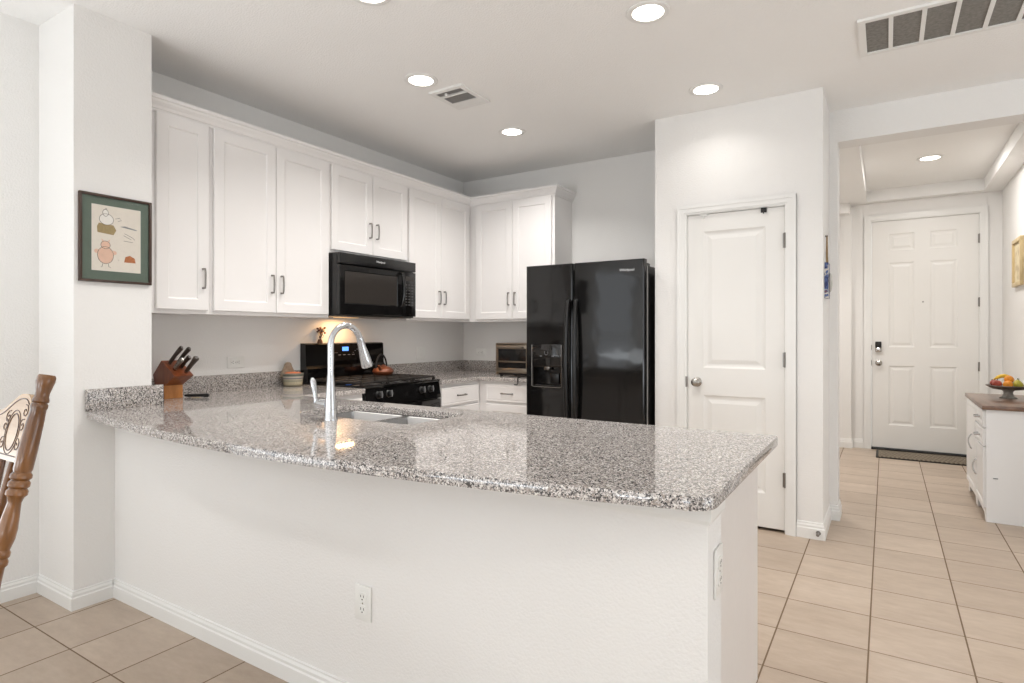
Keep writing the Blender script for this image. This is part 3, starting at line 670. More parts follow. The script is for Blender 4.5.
# grates and burners
gx0, gx1 = XL + 0.10, RX - 0.03
for a, b in ((RY0 + 0.015, RY0 + 0.255), (RY0 + 0.262, RY1 - 0.262), (RY1 - 0.255, RY1 - 0.015)):
    mb = MB(); zt = 0.930; r_ = 0.006
    def bar(x0, y0_, x1, y1_): mb.box(min(x0, x1) - r_, max(x0, x1) + r_, min(y0_, y1_) - r_, max(y0_, y1_) + r_, zt - 0.014, zt, 0.002)
    bar(gx0, a, gx1, a); bar(gx0, b, gx1, b); bar(gx0, a, gx0, b); bar(gx1, a, gx1, b); m_ = (a + b) / 2; xmid = (gx0 + gx1) / 2
    bar(gx0, m_, gx1, m_); bar(xmid, a, xmid, b)
    for q in (0.25, 0.75): xx = gx0 + (gx1 - gx0) * q; bar(xx, a, xx, b)
    for xx in (gx0, gx1, xmid):
        for yy in (a, b): mb.box(xx - 0.008, xx + 0.008, yy - 0.008, yy + 0.008, 0.9045, zt - 0.01)
    mb.build('grate', IRON, t)
for xx in (gx0 + 0.14, gx1 - 0.14):
    for yy in (RY0 + 0.135, RY1 - 0.135, (RY0 + RY1) / 2):
        MB().lathe([(0.045, 0.9045), (0.045, 0.910), (0.034, 0.912), (0.034, 0.914), (0.001, 0.9145)], (xx, yy, 0), n=20, caps=False).build('burner', MATTB, t)
# front: sloped knob panel, oven door, handle, drawer
mb = MB().prism([(RX - 0.01, 0.885), (RX + 0.012, 0.885), (RX + 0.030, 0.79), (RX + 0.030, 0.765), (RX - 0.01, 0.765)], 'y', RY0 + 0.002, RY1 - 0.002); cp = mb.build('control_panel', GLOSSB, t)
for yy in (RY0 + 0.12, RY0 + 0.215, RY1 - 0.215, RY1 - 0.12):
    c0 = (RX + 0.0205, yy, 0.838)
    kb = MB().lathe([(0.026, 0), (0.026, 0.006), (0.021, 0.010), (0.019, 0.030), (0.015, 0.033)], c0, (0.98, 0, 0.19), 20).build('knob', SATINB, cp)
    MB().box(RX + 0.05, RX + 0.0575, yy - 0.003, yy + 0.003, 0.822, 0.866).build('pointer', GREYINK, kb)
od = MB().box(RX, RX + 0.035, RY0 + 0.004, RY1 - 0.004, 0.215, 0.760, 0.006).build('oven_door', GLOSSB, t)
MB().box(RX + 0.034, RX + 0.0365, RY0 + 0.12, RY1 - 0.12, 0.33, 0.60).build('oven_window', SCREEN, od)
MB().tube([(RX + 0.03, RY0 + 0.07, 0.70), (RX + 0.075, RY0 + 0.08, 0.70), (RX + 0.075, RY1 - 0.08, 0.70), (RX + 0.03, RY1 - 0.07, 0.70)], 0.012, 10).build('oven_handle', SATINB, od)
MB().box(RX, RX + 0.03, RY0 + 0.004, RY1 - 0.004, 0.045, 0.205, 0.006).build('drawer', GLOSSB, t)

# ------------------------------------------------------------------ microwave
MX = -3.108; MZ0, MZ1 = 1.372, 1.801; MY0, MY1 = 2.764, 3.532
t = thing('microwave', 'black over the range microwave hung below the short cabinet', 'microwave', (-3.3, 3.15, MZ0))
MB().box(XL + 0.002, MX - 0.03, MY0, MY1, MZ0, MZ1, 0.003).build('body', SATINB, t)
MB().box(MX - 0.029, MX - 0.004, MY0 + 0.002, MY1 - 0.002, 1.728, MZ1, 0.003).build('vent_grille', SATINB, t)
dr = MB().frame((MX - 0.004, MY0 + 0.002, 1.382), (0, 1, 0), (1, 0, 0)).panel_slab(0.612, 0.338, 0.026, [(0.040, 0.560, 0.072, 0.300)], [(0.004, 0.002)], 0.004).build('door', GLOSSB, t)
MB().frame((MX - 0.0055, MY0 + 0.002, 1.382), (0, 1, 0), (1, 0, 0)).box(0.046, 0.554, 0.0, 0.0012, 0.078, 0.294).build('window', SCREEN, dr)
hp = [(MX - 0.006, MY0 + 0.588, 1.452)]
for k_ in range(9): q = k_ / 8; hp.append((MX + 0.022 + 0.018 * math.sin(PI * q), MY0 + 0.590, 1.462 + 0.236 * q))
hp.append((MX - 0.006, MY0 + 0.588, 1.708)); MB().tube(hp, [0.010] + [0.0125] * 9 + [0.010], 10).build('handle', GLOSSB, dr)
pn = MB().box(MX - 0.029, MX - 0.004, MY0 + 0.618, MY1 - 0.002, 1.382, 1.722, 0.003).build('control_panel', GLOSSB, t)
mb = MB()
for i in range(3):
    for j in range(8): yy = MY0 + 0.648 + i * 0.034; zz = 1.465 + j * 0.022; mb.box(MX - 0.005, MX - 0.0035, yy, yy + 0.020, zz, zz + 0.010)
mb.build('button_print', tinted('dim_print', (58, 57, 56), 0.5, 2), pn)
MB().box(MX - 0.005, MX - 0.0033, MY0 + 0.650, MY0 + 0.742, 1.655, 1.690).build('display', SCREEN, pn)
mb = MB().frame((MX - 0.0035, 3.150, 1.768), (0, 1, 0), (1, 0, 0)).text('Whirlpool', 0.021, ext=0.0006)
mb.build('maker_logo', WHITEINK, t)
MB().box(XL + 0.06, MX - 0.04, MY0 + 0.02, MY1 - 0.02, MZ0 - 0.004, MZ0 + 0.002).build('underside_panel', tinted('under_grey', (120, 112, 104), 0.5, 4), t)
MB().box(-3.42, -3.35, 2.98, 3.16, MZ0 - 0.006, MZ0 - 0.003).build('cooktop_lamp', WARML, t)
area('cooktop_bulb', Vector((-3.40, 3.07, MZ0 - 0.010)) - WL[t.name], (0, 0, 0), 0.03, 0.16, 1.6, (1.0, 0.58, 0.27), 'RECTANGLE', t)

# ------------------------------------------------------------------ refrigerator
FYF = 3.93; RXa, RXm0, RXm1, RXb = -2.345, -1.953, -1.934, -1.405
t = thing('refrigerator', 'glossy black side by side refrigerator with ice dispenser beside the pantry wall', 'refrigerator', (-1.87, 4.3, 0))
MB().box(RXa + 0.004, RXb + 0.006, FYF + 0.075, YB - 0.02, 0.02, 1.722, 0.004).build('body', SATINB, t)
MB().box(RXa + 0.01, RXb + 0.003, FYF + 0.062, FYF + 0.078, 0.06, 1.72).build('gasket_sheen', tinted('gasket_sheen_grey', (150, 148, 145), 0.6, 3), t)  # gasket, widened to stand for the silvery reflection on the door side
MB().box(RXa + 0.02, RXb - 0.02, FYF + 0.05, FYF + 0.08, 0.02, 0.09).build('toe_grille', MATTB, t)
def fridge_door(x0, x1, name, hole=None):
    w_, h_ = x1 - x0, 1.667; mb = MB().frame((x0, FYF, 0.100), (1, 0, 0), (0, -1, 0))
    if hole: mb.panel_slab(w_, h_, 0.062, [hole], [(0.006, 0.004), (0.009, 0.055)], 0.007)
    else: mb.panel_slab(w_, h_, 0.062, [], [], 0.007)
    return mb.build(name, GLOSSB, t)
hx0, hx1, hz0, hz1 = 0.058, 0.300, 0.752, 0.905
fd = fridge_door(RXa, RXm0, 'freezer_door', (hx0, hx1, hz0, hz1)); rd = fridge_door(RXm1, RXb, 'fresh_food_door')
def fhandle(par, x, sgn):
    pts, rs = [], []
    mb = MB(); n_ = 15
    for k_ in range(n_ + 1):
        q = k_ / n_; z = 0.50 + 0.99 * q; bow = 0.018 + 0.036 * math.sin(PI * q) ** 0.6
        pts.append((x + sgn * 0.004 * math.sin(PI * q), FYF - bow, z)); rs.append(0.0135 + 0.003 * math.sin(PI * q))
    pts = [(x, FYF - 0.0005, 0.497)] + pts + [(x, FYF - 0.0005, 1.492)]; rs = [0.012] + rs + [0.012]
    mb.tube(pts, rs, 12).build('handle', SATINB, par)
fhandle(fd, RXm0 - 0.022, -1); fhandle(rd, RXm1 + 0.022, 1)
Z0 = 0.1
dp = MB().box(RXa + hx0 - 0.006, RXa + hx1 + 0.006, FYF - 0.004, FYF + 0.002, Z0 + hz1 + 0.001, Z0 + hz1 + 0.165, 0.002).build('dispenser_panel', GLASSB, fd)
mb = MB(); cx = RXa + (hx0 + hx1) / 2; y = FYF - 0.0055
mb.tube([(cx - 0.014, y, 1.118), (cx - 0.014, y, 1.097), (cx - 0.006, y, 1.090), (cx + 0.006, y, 1.090), (cx + 0.014, y, 1.097), (cx + 0.014, y, 1.118)], 0.0018, 6)
mb.build('dispenser_icon', GREYINK, dp)
for q in (-0.055, 0.045): MB().box(cx + q, cx + q + 0.018, y, y + 0.001, 1.078, 1.083).build('dispenser_button', GREYINK, dp)
mb = MB(); e_ = 0.005
pp = [(RXa + hx0 - e_, FYF - 0.003, Z0 + hz1 + 0.16), (RXa + hx0 - e_, FYF - 0.003, Z0 + hz0), (RXa + hx0 + 0.01, FYF - 0.003, Z0 + hz0 - e_), (RXa + hx1 - 0.01, FYF - 0.003, Z0 + hz0 - e_), (RXa + hx1 + e_, FYF - 0.003, Z0 + hz0), (RXa + hx1 + e_, FYF - 0.003, Z0 + hz1 + 0.16)]
mb.tube(pp, 0.0028, 8).build('dispenser_bezel', PEWTER, fd)
MB().box(cx - 0.022, cx + 0.022, FYF + 0.004, FYF + 0.045, 0.975, 1.004, 0.004).build('chute', PEWTER, fd)
MB().box(cx + 0.012, cx + 0.085, FYF + 0.035, FYF + 0.05, 0.870, 0.950, 0.006).build('paddle', SATINB, fd)
MB().box(RXa + hx0 + 0.012, RXa + hx1 - 0.012, FYF + 0.004, FYF + 0.052, 0.853, 0.860, 0.002).build('drip_tray', SATINB, fd)
for x_ in (RXa + 0.06, RXb - 0.06): MB().box(x_ - 0.05, x_ + 0.05, FYF + 0.02, FYF + 0.16, 1.7225, 1.748, 0.006).build('hinge_cap', SATINB, t)
mb = MB().frame((-1.527, FYF - 0.0012, 1.694), (1, 0, 0), (0, -1, 0)).text('Whirlpool', 0.026, ext=0.0006)
mb.build('maker_logo', WHITEINK, rd)

# ------------------------------------------------------------------ things on the counters
# toaster oven
TX0, TX1, TY0, TY1, TZ0, TZ1 = -2.797, -2.385, 4.185, 4.47, 0.905, 1.172
t = thing('toaster_oven', 'steel toaster oven with glass door beside the refrigerator', 'toaster oven', (-2.6, 4.32, ZT))
mb = MB(); s_ = 0.014
mb.box(TX0 - 0.001, TX1 + 0.001, TY0 - 0.001, TY1 + 0.001, TZ1 - s_, TZ1, 0.005).box(TX0 + 0.001, TX1 - 0.001, TY0 + 0.001, TY1 - 0.001, TZ0, TZ0 + s_).box(TX0, TX0 + s_, TY0, TY1, TZ0 + 0.001, TZ1 - 0.003).box(TX1 - 0.09, TX1, TY0, TY1, TZ0 + 0.001, TZ1 - 0.003).box(TX0 + s_, TX1 - 0.09, TY1 - s_, TY1 - 0.002, TZ0 + 0.002, TZ1 - 0.003)
mb.build('body', TOASTS, t)
mb = MB(); x0, x1 = TX0 + 0.016, TX1 - 0.092
mb.box(x0, x1, TY0 - 0.012, TY0 - 0.002, TZ0 + 0.018, TZ0 + 0.058, 0.003).box(x0, x1, TY0 - 0.012, TY0 - 0.002, TZ1 - 0.050, TZ1 - 0.018, 0.003).box(x0, x0 + 0.016, TY0 - 0.012, TY0 - 0.002, TZ0 + 0.05, TZ1 - 0.045).box(x1 - 0.016, x1, TY0 - 0.012, TY0 - 0.002, TZ0 + 0.05, TZ1 - 0.045)
dr = mb.build('door', TOASTS, t)
MB().box(x0 + 0.014, x1 - 0.014, TY0 - 0.008, TY0 - 0.005, TZ0 + 0.055, TZ1 - 0.048).build('glass', GLASSB, dr)
MB().tube([(x0 + 0.04, TY0 - 0.01, TZ1 - 0.034), (x0 + 0.04, TY0 - 0.035, TZ1 - 0.034), (x1 - 0.04, TY0 - 0.035, TZ1 - 0.034), (x1 - 0.04, TY0 - 0.01, TZ1 - 0.034)], 0.006, 8).build('handle', TOASTS, dr)
MB().box(x0 + 0.02, x1 - 0.02, TY0 - 0.0135, TY0 - 0.0085, TZ0 + 0.105, TZ0 + 0.118).build('rack', TOASTS, dr)
MB().box(x0 + 0.02, x1, TY0 - 0.004, TY0 + 0.01, TZ0 + 0.001, TZ0 + 0.013).build('crumb_tray', SATINB, t)
for z in (0.96, 1.03, 1.10): MB().lathe([(0.02, 0), (0.019, 0.016), (0.015, 0.018)], (TX1 - 0.045, TY0, z), (0, -1, 0), 16).build('knob', SATINB, t)
for x_ in (TX0 + 0.04, TX1 - 0.04):
    for y_ in (TY0 + 0.03, TY1 - 0.03): MB().lathe([(0.014, 0), (0.012, TZ0 - ZT + 0.001)], (x_, y_, ZT + 0.0003), n=12).build('foot', MATTB, t)
mb = MB().tube([(-2.505, 4.10, ZT + 0.004), (-2.495, 4.06, ZT + 0.006), (-2.49, 4.042, ZT + 0.006), (-2.487, 4.036, ZT + 0.001), (-2.486, 4.036, ZT - 0.040), (-2.494, 4.036, ZT - 0.052), (-2.52, 4.036, ZT - 0.050)], 0.005, 8)
mb.build('appliance_cord', MATTB, None, 'short black cord hanging over the counter edge below the toaster oven', 'cord')

# striped crock with tall rounded back
cx, cy = -3.422, 2.632
t = thing('crock', 'striped woven look crock with tall rounded back beside the range', 'crock', (cx, cy, ZT))
CR = Mat('crock_stripe', (180, 170, 140), 0.5)
sp = CR.node('ShaderNodeSeparateXYZ'); CR.l.new(CR.coord(), sp.inputs[0])
hz = CR.math('DIVIDE', sp.outputs[2], 0.09)
CR.color(CR.ramp(hz, [(0.0, (128, 120, 100)), (0.14, (180, 168, 140)), (0.34, (150, 146, 126)), (0.48, (172, 164, 142)), (0.56, (112, 104, 114)), (0.64, (182, 174, 160)), (0.76, (92, 98, 88)), (0.9, (140, 134, 122))], 'CONSTANT'))
wv = CR.node('ShaderNodeTexWave'); wv.inputs['Scale'].default_value = 70; CR.l.new(CR.coord(), wv.inputs['Vector']); CR.bump(wv.outputs['Fac'], 0.4, 0.003); CR = CR.m
MB().lathe([(0.052, 0.0), (0.060, 0.004), (0.064, 0.045), (0.069, 0.088), (0.063, 0.089), (0.060, 0.070), (0.001, 0.068)], (cx, cy, ZT + 0.0003), n=28, caps=False).build('bowl', CR, t)
poly = []
for k_ in range(17): q = PI * k_ / 16; poly.append((cy + 0.028 * math.cos(q), ZT + 0.134 + 0.028 * math.sin(q)))
poly = [(cy + 0.058, ZT + 0.06), (cy + 0.05, ZT + 0.095)] + poly + [(cy - 0.05, ZT + 0.095), (cy - 0.058, ZT + 0.06)]
MB().prism(poly, 'x', cx - 0.060, cx - 0.048).build('back_plate', tinted('crock_back', (150, 136, 118), 0.6, 14, 60), t)
MB().lathe([(0.060, 0.070), (0.058, 0.086), (0.04, 0.094), (0.001, 0.097)], (cx, cy, ZT), n=24, caps=False).build('contents', tinted('orange_contents', (204, 116, 72), 0.7, 14, 60), t)

# knife block, knives and the utensil lying beside it
kb_o = Vector((-3.318, 1.774, ZT + 0.0004)); ph = -math.radians(33)
RT = Vector((math.cos(HEAD), math.sin(HEAD), 0)); FW = Vector((-math.sin(HEAD), math.cos(HEAD), 0))
es = RT * math.cos(ph) + FW * math.sin(ph); ew = -RT * math.sin(ph) + FW * math.cos(ph)
def KB(s_, w_, z): return kb_o + es * s_ + ew * w_ + Vector((0, 0, z))
t = thing('knife_block', 'slanted reddish brown wooden knife block on the counter by the wing wall', 'knife block', kb_o)
poly = [(-0.075, 0.0), (0.0, 0.0), (0.0, 0.072), (0.112, 0.128), (-0.030, 0.208), (-0.120, 0.128)]
hw = 0.05; n_ = len(poly)
vs = [KB(p[0], -hw, p[1]) for p in poly] + [KB(p[0], hw, p[1]) for p in poly]
mb = MB().add(vs, [tuple(range(n_)), tuple(range(n_, 2 * n_))[::-1]] + [(i, n_ + i, n_ + (i + 1) % n_, (i + 1) % n_) for i in range(n_) if i != 1])
mb.build('block', BLOCKW, t)
MB().add([KB(0.0, -hw, 0.0), KB(0.0, hw, 0.0), KB(0.0, hw, 0.072), KB(0.0, -hw, 0.072), KB(-0.004, -hw, 0.0), KB(-0.004, hw, 0.0), KB(-0.004, hw, 0.072), KB(-0.004, -hw, 0.072)], [(0, 1, 2, 3), (7, 6, 5, 4), (0, 3, 7, 4), (1, 5, 6, 2), (3, 2, 6, 7), (0, 4, 5, 1)]).build('foot_face', BLOCKLIT, t)
kd = Vector((0.80, 0.60))
HANDLE_D = tinted('knife_handle_brown', (52, 40, 32), 0.4, 6, 60); HANDLE_G = metal('knife_steel', (150, 146, 140), 0.3)
specs = [(0.18, 0.026, 0.145, HANDLE_D, 'dark handled chef knife at the top back of the knife block'),
         (0.20, -0.022, 0.160, HANDLE_D, 'dark handled carving knife standing highest in the knife block'),
         (0.46, 0.022, 0.105, HANDLE_D, 'dark handled knife in the middle back slot of the block'),
         (0.58, -0.024, 0.105, HANDLE_G, 'steel handled knife with rivets in the front of the block'),
         (0.80, 0.020, 0.140, HANDLE_D, 'dark round handled sharpening steel at the low end of the block')]
for q, wv_, L, hm, lb in specs:
    s0 = -0.030 + 0.142 * q; z0_ = 0.208 - 0.080 * q
    nrm = Vector((0.49, 0.87)); d_ = Vector((kd.x, kd.y)).normalized()
    base = KB(s0, wv_, z0_); dirv = (es * d_.x + Vector((0, 0, 1)) * d_.y).normalized(); side = ew; up_ = dirv.cross(side).normalized()
    kt = thing('knife', lb, 'knife', base, 'knives in the wooden block')
    def KP(a, b, c): return base + dirv * a + up_ * b + side * c
    def bar(mb, sec):
        vs = []; 
        for a, hh, ww, off in sec:
            for i in range(10): an = 2 * PI * i / 10; vs.append(KP(a, off + hh * math.cos(an), ww * math.sin(an)))
        sec = [(a_, h_ * 1.5, w_ * 1.6, o_) for a_, h_, w_, o_ in sec]
        m_ = len(sec); mb.add(vs, [(j * 10 + i, j * 10 + (i + 1) % 10, (j + 1) * 10 + (i + 1) % 10, (j + 1) * 10 + i) for j in range(m_ - 1) for i in range(10)] + [tuple(range(10))[::-1], tuple((m_ - 1) * 10 + i for i in range(10))], 0, True)
        return mb
    if 'steel at' in lb: bar(MB(), [(0.012, 0.008, 0.008, 0), (0.02, 0.011, 0.011, 0), (L * 0.6, 0.012, 0.012, 0), (L * 0.8, 0.014, 0.014, 0), (L * 0.95, 0.016, 0.016, 0), (L, 0.009, 0.009, 0)]).build('handle', hm, kt)
    else: bar(MB(), [(0.012, 0.012, 0.008, 0), (0.03, 0.013, 0.009, 0), (L * 0.5, 0.012, 0.009, 0.001), (L * 0.8, 0.014, 0.009, -0.002), (L * 0.95, 0.015, 0.009, -0.005), (L, 0.009, 0.006, -0.006)]).build('handle', hm, kt)
    bar(MB(), [(0.0004, 0.012, 0.007, 0), (0.016, 0.011, 0.0075, 0)]).build('bolster', STEEL, kt)
    if hm is HANDLE_G:
        mb = MB()
        for a in (0.35, 0.55, 0.75): mb.lathe([(0.0028, 0), (0.0028, 0.001), (0.001, 0.0014)], KP(L * a, 0.001, -0.0088), -side, 8)
        mb.build('rivet', SLOT, kt)
ub = kb_o + RT * 0.035 + FW * 0.05
mb = MB().tube([ub + RT * 0.0 + Vector((0, 0, 0.010)), ub + RT * 0.02 + Vector((0, 0, 0.011)), ub + RT * 0.085 + Vector((0, 0, 0.012)), ub + RT * 0.125 + Vector((0, 0, 0.012)), ub + RT * 0.135 + Vector((0, 0, 0.011))], [0.006, 0.008, 0.0075, 0.0105, 0.007], 10)
ut = thing('utensil', 'small dark handled utensil lying on the counter beside the knife block', 'utensil', ub)
mb.build('handle', MATTB, ut)
MB().tube([ub + FW * 0.03 + RT * 0.02 + Vector((0, 0, 0.004)), ub + FW * 0.035 + RT * 0.05 + Vector((0, 0, 0.0045)), ub + FW * 0.035 + RT * 0.07 + Vector((0, 0, 0.004))], [0.004, 0.0045, 0.003], 8).build('blade', PALEW, ut)

# copper kettle on the range, dried sprig on the backguard
kx, ky, kz = -3.285, 3.352, 0.9303
t = thing('kettle', 'squat copper brown kettle with black arched handle on the rear burner', 'kettle', (kx, ky, kz))
COPPER = Mat('aged_copper', (140, 78, 50), 0.38, 0.2); _n = COPPER.noise(18, 4, 0.6); COPPER.color(COPPER.ramp(_n.outputs[0], [(0.3, (84, 42, 26)), (0.7, (138, 78, 48))])); COPPER = COPPER.m
MB().lathe([(0.056, 0), (0.074, 0.010), (0.082, 0.028), (0.076, 0.046), (0.054, 0.060), (0.028, 0.067)], (kx, ky, kz), n=30).build('body', COPPER, t)
MB().lathe([(0.030, 0.065), (0.030, 0.070), (0.014, 0.074), (0.009, 0.077), (0.010, 0.081), (0.001, 0.083)], (kx, ky, kz), n=20, caps=False).build('lid', COPPER, t)
MB().tube([(kx + 0.03, ky - 0.062, kz + 0.05), (kx + 0.04, ky - 0.082, kz + 0.066), (kx + 0.045, ky - 0.092, kz + 0.078)], [0.014, 0.010, 0.008], 12).build('spout', COPPER, t)
pts = [(kx - 0.02, ky - 0.058 * math.cos(PI * k_ / 12), kz + 0.050 + 0.108 * math.sin(PI * k_ / 12)) for k_ in range(13)]
MB().tube(pts, 0.0065, 10).build('handle', MATTB, t)
bx, by, bz = XL + 0.026, 2.925, 1.1803
t = thing('dried_flower_sprig', 'small reddish brown dried flower sprig standing on the range backguard', 'dried flowers', (bx, by, bz))
MB().lathe([(0.018, 0), (0.020, 0.006), (0.015, 0.020), (0.012, 0.028)], (bx, by, bz), n=14).build('holder', tinted('holder_brown', (92, 60, 44), 0.6, 10), t)
st, fl = MB(), MB()
for k_ in range(16):
    a = random.uniform(0, 2 * PI); r_ = random.uniform(0.015, 0.052); h_ = random.uniform(0.045, 0.115)
    tip = (bx + 0.35 * r_ * math.cos(a) + 0.004, by + r_ * math.sin(a), bz + h_)
    st.tube([(bx, by, bz + 0.02), ((bx + tip[0]) / 2, (by + tip[1]) / 2 + 0.004, bz + h_ * 0.6), tip], 0.0012, 5)
    fl.ball(tip, random.uniform(0.006, 0.012), None, random.uniform(0.005, 0.010), 8, 6, mi=k_ % 3)
st.build('stem', tinted('stem_brown', (70, 46, 34), 0.8, 8), t)
fl.build('blossom', [tinted('blossom_dark', (84, 42, 34), 0.8, 10), tinted('blossom_rust', (134, 80, 56), 0.8, 10), tinted('blossom_cream', (196, 168, 138), 0.8, 10)], t)

# ------------------------------------------------------------------ outlets and wall plates
def outlet(o, u, n, label, w_=0.072, h_=0.116, horiz=False, switch=False):
    t = thing('wall_outlet' if not switch else 'wall_switch', label, 'outlet' if not switch else 'switch', o, 'white electrical wall plates')
    if horiz: w_, h_ = h_, w_
    mb = MB().frame(o, u, n).box(-w_ / 2, w_ / 2, 0.0003, 0.0065, -h_ / 2, h_ / 2, 0.003); mb.build('plate', PLATE, t)
    if switch:
        for q in (-0.023, 0.023):
            MB().frame(o, u, n).box(q - 0.016, q + 0.016, 0.005, 0.009, -0.033, 0.033, 0.002).build('rocker', PLATE, t)
        return t
    for q in (-0.0205, 0.0205):
        a, b = (q, 0) if horiz else (0, q)
        mb = MB().frame(o, u, n); pl = rrect(a - (0.0145 if horiz else 0.017), a + (0.0145 if horiz else 0.017), b - (0.017 if horiz else 0.0145), b + (0.017 if horiz else 0.0145), 0.009, 4)
        mb.prism(pl, 'y', 0.0066, 0.0088); rc = mb.build('receptacle', PLATE, t)
        mb = MB().frame(o, u, n)
        for c_ in (-0.0065, 0.0065):
            if horiz: mb.box(a - 0.002, a + 0.006, 0.0088, 0.0092, b + c_ - 0.0011, b + c_ + 0.0011)
            else: mb.box(c_ - 0.0011, c_ + 0.0011, 0.0088, 0.0092, b - 0.001, b + 0.007)
        if horiz: mb.box(a - 0.0095, a - 0.0055, 0.0088, 0.0092, b - 0.0022, b + 0.0022)
        else: mb.box(-0.0022, 0.0022, 0.0088, 0.0092, b - 0.0095, b - 0.0055)
        mb.build('slot', SLOT, rc)
    MB().frame(o, u, n).lathe([(0.0028, 0.0065), (0.0026, 0.0074), (0.0005, 0.0076)], (0, 0, 0), (0, 1, 0), 8).build('screw', NICKEL, t)
    return t
outlet((-1.443, YPW, 0.368), (1, 0, 0), (0, -1, 0), 'white upright outlet low on the peninsula half wall front')
outlet((XPE, 1.474, 0.676), (0, 1, 0), (1, 0, 0), 'white upright outlet on the end of the peninsula half wall')
outlet((XL, 2.273, 1.066), (0, 1, 0), (1, 0, 0), 'white sideways outlet above the granite backsplash near the knife block', horiz=True)
outlet((XL, 4.064, 1.077), (0, 1, 0), (1, 0, 0), 'white double switch plate between the range and the corner', 0.116, 0.116, switch=True)
outlet((-3.310, YB, 1.070), (1, 0, 0), (0, -1, 0), 'white sideways outlet on the back wall by the toaster oven', horiz=True)

# ------------------------------------------------------------------ framed print on the wing wall
px, y0, y1, z0, z1 = XC, 1.231, 1.545, 1.488, 1.898
t = thing('framed_print', 'framed cartoon print with green mat hanging on the wing wall', 'picture', (px, (y0 + y1) / 2, z0))
mb = MB(); b_ = 0.012; T = 0.018
mb.box(px + 0.0004, px + T, y0, y1, z0, z0 + b_, 0.002).box(px + 0.0004, px + T, y0, y1, z1 - b_, z1, 0.002).box(px + 0.0004, px + T, y0, y0 + b_, z0 + b_, z1 - b_, 0.002).box(px + 0.0004, px + T, y1 - b_, y1, z0 + b_, z1 - b_, 0.002)
mb.build('frame', FRAMEW, t)
MB().box(px + 0.001, px + 0.008, y0 + b_, y1 - b_, z0 + b_, z1 - b_).build('mat_board', GREENMAT, t)
py0, py1, pz0, pz1 = 1.283, 1.496, 1.542, 1.849
pr = MB().box(px + 0.0065, px + 0.0088, py0, py1, pz0, pz1).build('print', PAPER, t)
def flat(poly, lift, m, name):
    MB().frame((px + 0.0088, py0, pz0), (0, 1, 0), (1, 0, 0)).prism(poly, 'y', 0.0001, lift).build(name, m, pr)
def ell(cx, cz, rx, rz, n=20, a0=0, a1=2 * PI): return [(cx + rx * math.cos(a0 + (a1 - a0) * i / n), cz + rz * math.sin(a0 + (a1 - a0) * i / n)) for i in range(n)]
INK = tinted('ink_line', (96, 78, 66), 0.8, 6); PINK = tinted('ink_pink', (238, 202, 180), 0.8, 5); TAN = tinted('ink_tan', (172, 152, 110), 0.8, 10, 120); RUST = tinted('ink_rust', (190, 120, 76), 0.8, 14, 90); GREYW = tinted('ink_grey', (150, 150, 148), 0.8, 6); WHT = tinted('ink_white', (247, 243, 236), 0.8, 2)
flat([(0.024, 0.178), (0.092, 0.172), (0.104, 0.196), (0.092, 0.218), (0.030, 0.222), (0.022, 0.204)], 0.0003, TAN, 'crate_drawing')
flat(ell(0.062, 0.242, 0.030, 0.026), 0.0004, WHT, 'hen_drawing'); flat(ell(0.058, 0.272, 0.012, 0.016), 0.0005, WHT, 'hen_drawing')
flat(ell(0.058, 0.074, 0.034, 0.040), 0.0003, PINK, 'pig_drawing'); flat(ell(0.058, 0.122, 0.020, 0.018), 0.0004, PINK, 'pig_drawing')
flat([(0.044, 0.136), (0.040, 0.150), (0.052, 0.140)], 0.0004, PINK, 'pig_drawing'); flat([(0.066, 0.140), (0.078, 0.150), (0.074, 0.136)], 0.0004, PINK, 'pig_drawing')
flat(ell(0.022, 0.090, 0.012, 0.010, 12), 0.0004, PINK, 'pig_drawing'); flat(ell(0.094, 0.088, 0.012, 0.010, 12), 0.0004, PINK, 'pig_drawing')
flat([(0.138, 0.048), (0.190, 0.048), (0.186, 0.070), (0.164, 0.082), (0.144, 0.074)], 0.0003, RUST, 'loaf_drawing')
flat([(0.120, 0.216), (0.142, 0.221), (0.196, 0.210), (0.192, 0.206), (0.140, 0.213)], 0.0003, GREYW, 'knife_drawing')
mb = MB().frame((px + 0.0089, py0, pz0), (0, 1, 0), (1, 0, 0))
def stroke(pts): mb.tube([(p[0], 0.0003, p[1]) for p in pts], 0.0009, 5)
stroke(ell(0.062, 0.242, 0.030, 0.026) + [(0.092, 0.242)]); stroke(ell(0.058, 0.272, 0.012, 0.016) + [(0.07, 0.272)]); stroke(ell(0.058, 0.074, 0.034, 0.040) + [(0.092, 0.074)]); stroke(ell(0.058, 0.122, 0.020, 0.018) + [(0.078, 0.122)])
stroke([(0.046, 0.034), (0.044, 0.020), (0.038, 0.018)]); stroke([(0.070, 0.034), (0.072, 0.020), (0.080, 0.018)]); stroke([(0.056, 0.288), (0.060, 0.296), (0.064, 0.288)]); stroke([(0.10, 0.250), (0.118, 0.256), (0.126, 0.246), (0.112, 0.240)])
stroke([(0.140, 0.186), (0.176, 0.170), (0.186, 0.160)]); stroke([(0.136, 0.176), (0.170, 0.160)]); stroke([(0.136, 0.150), (0.176, 0.148)]); stroke([(0.112, 0.056), (0.116, 0.056)])
mb.build('ink_marking', INK, pr)
MB().box(px + 0.0125, px + 0.0140, y0 + b_, y1 - b_, z0 + b_, z1 - b_).build('glass', GLASS, t)
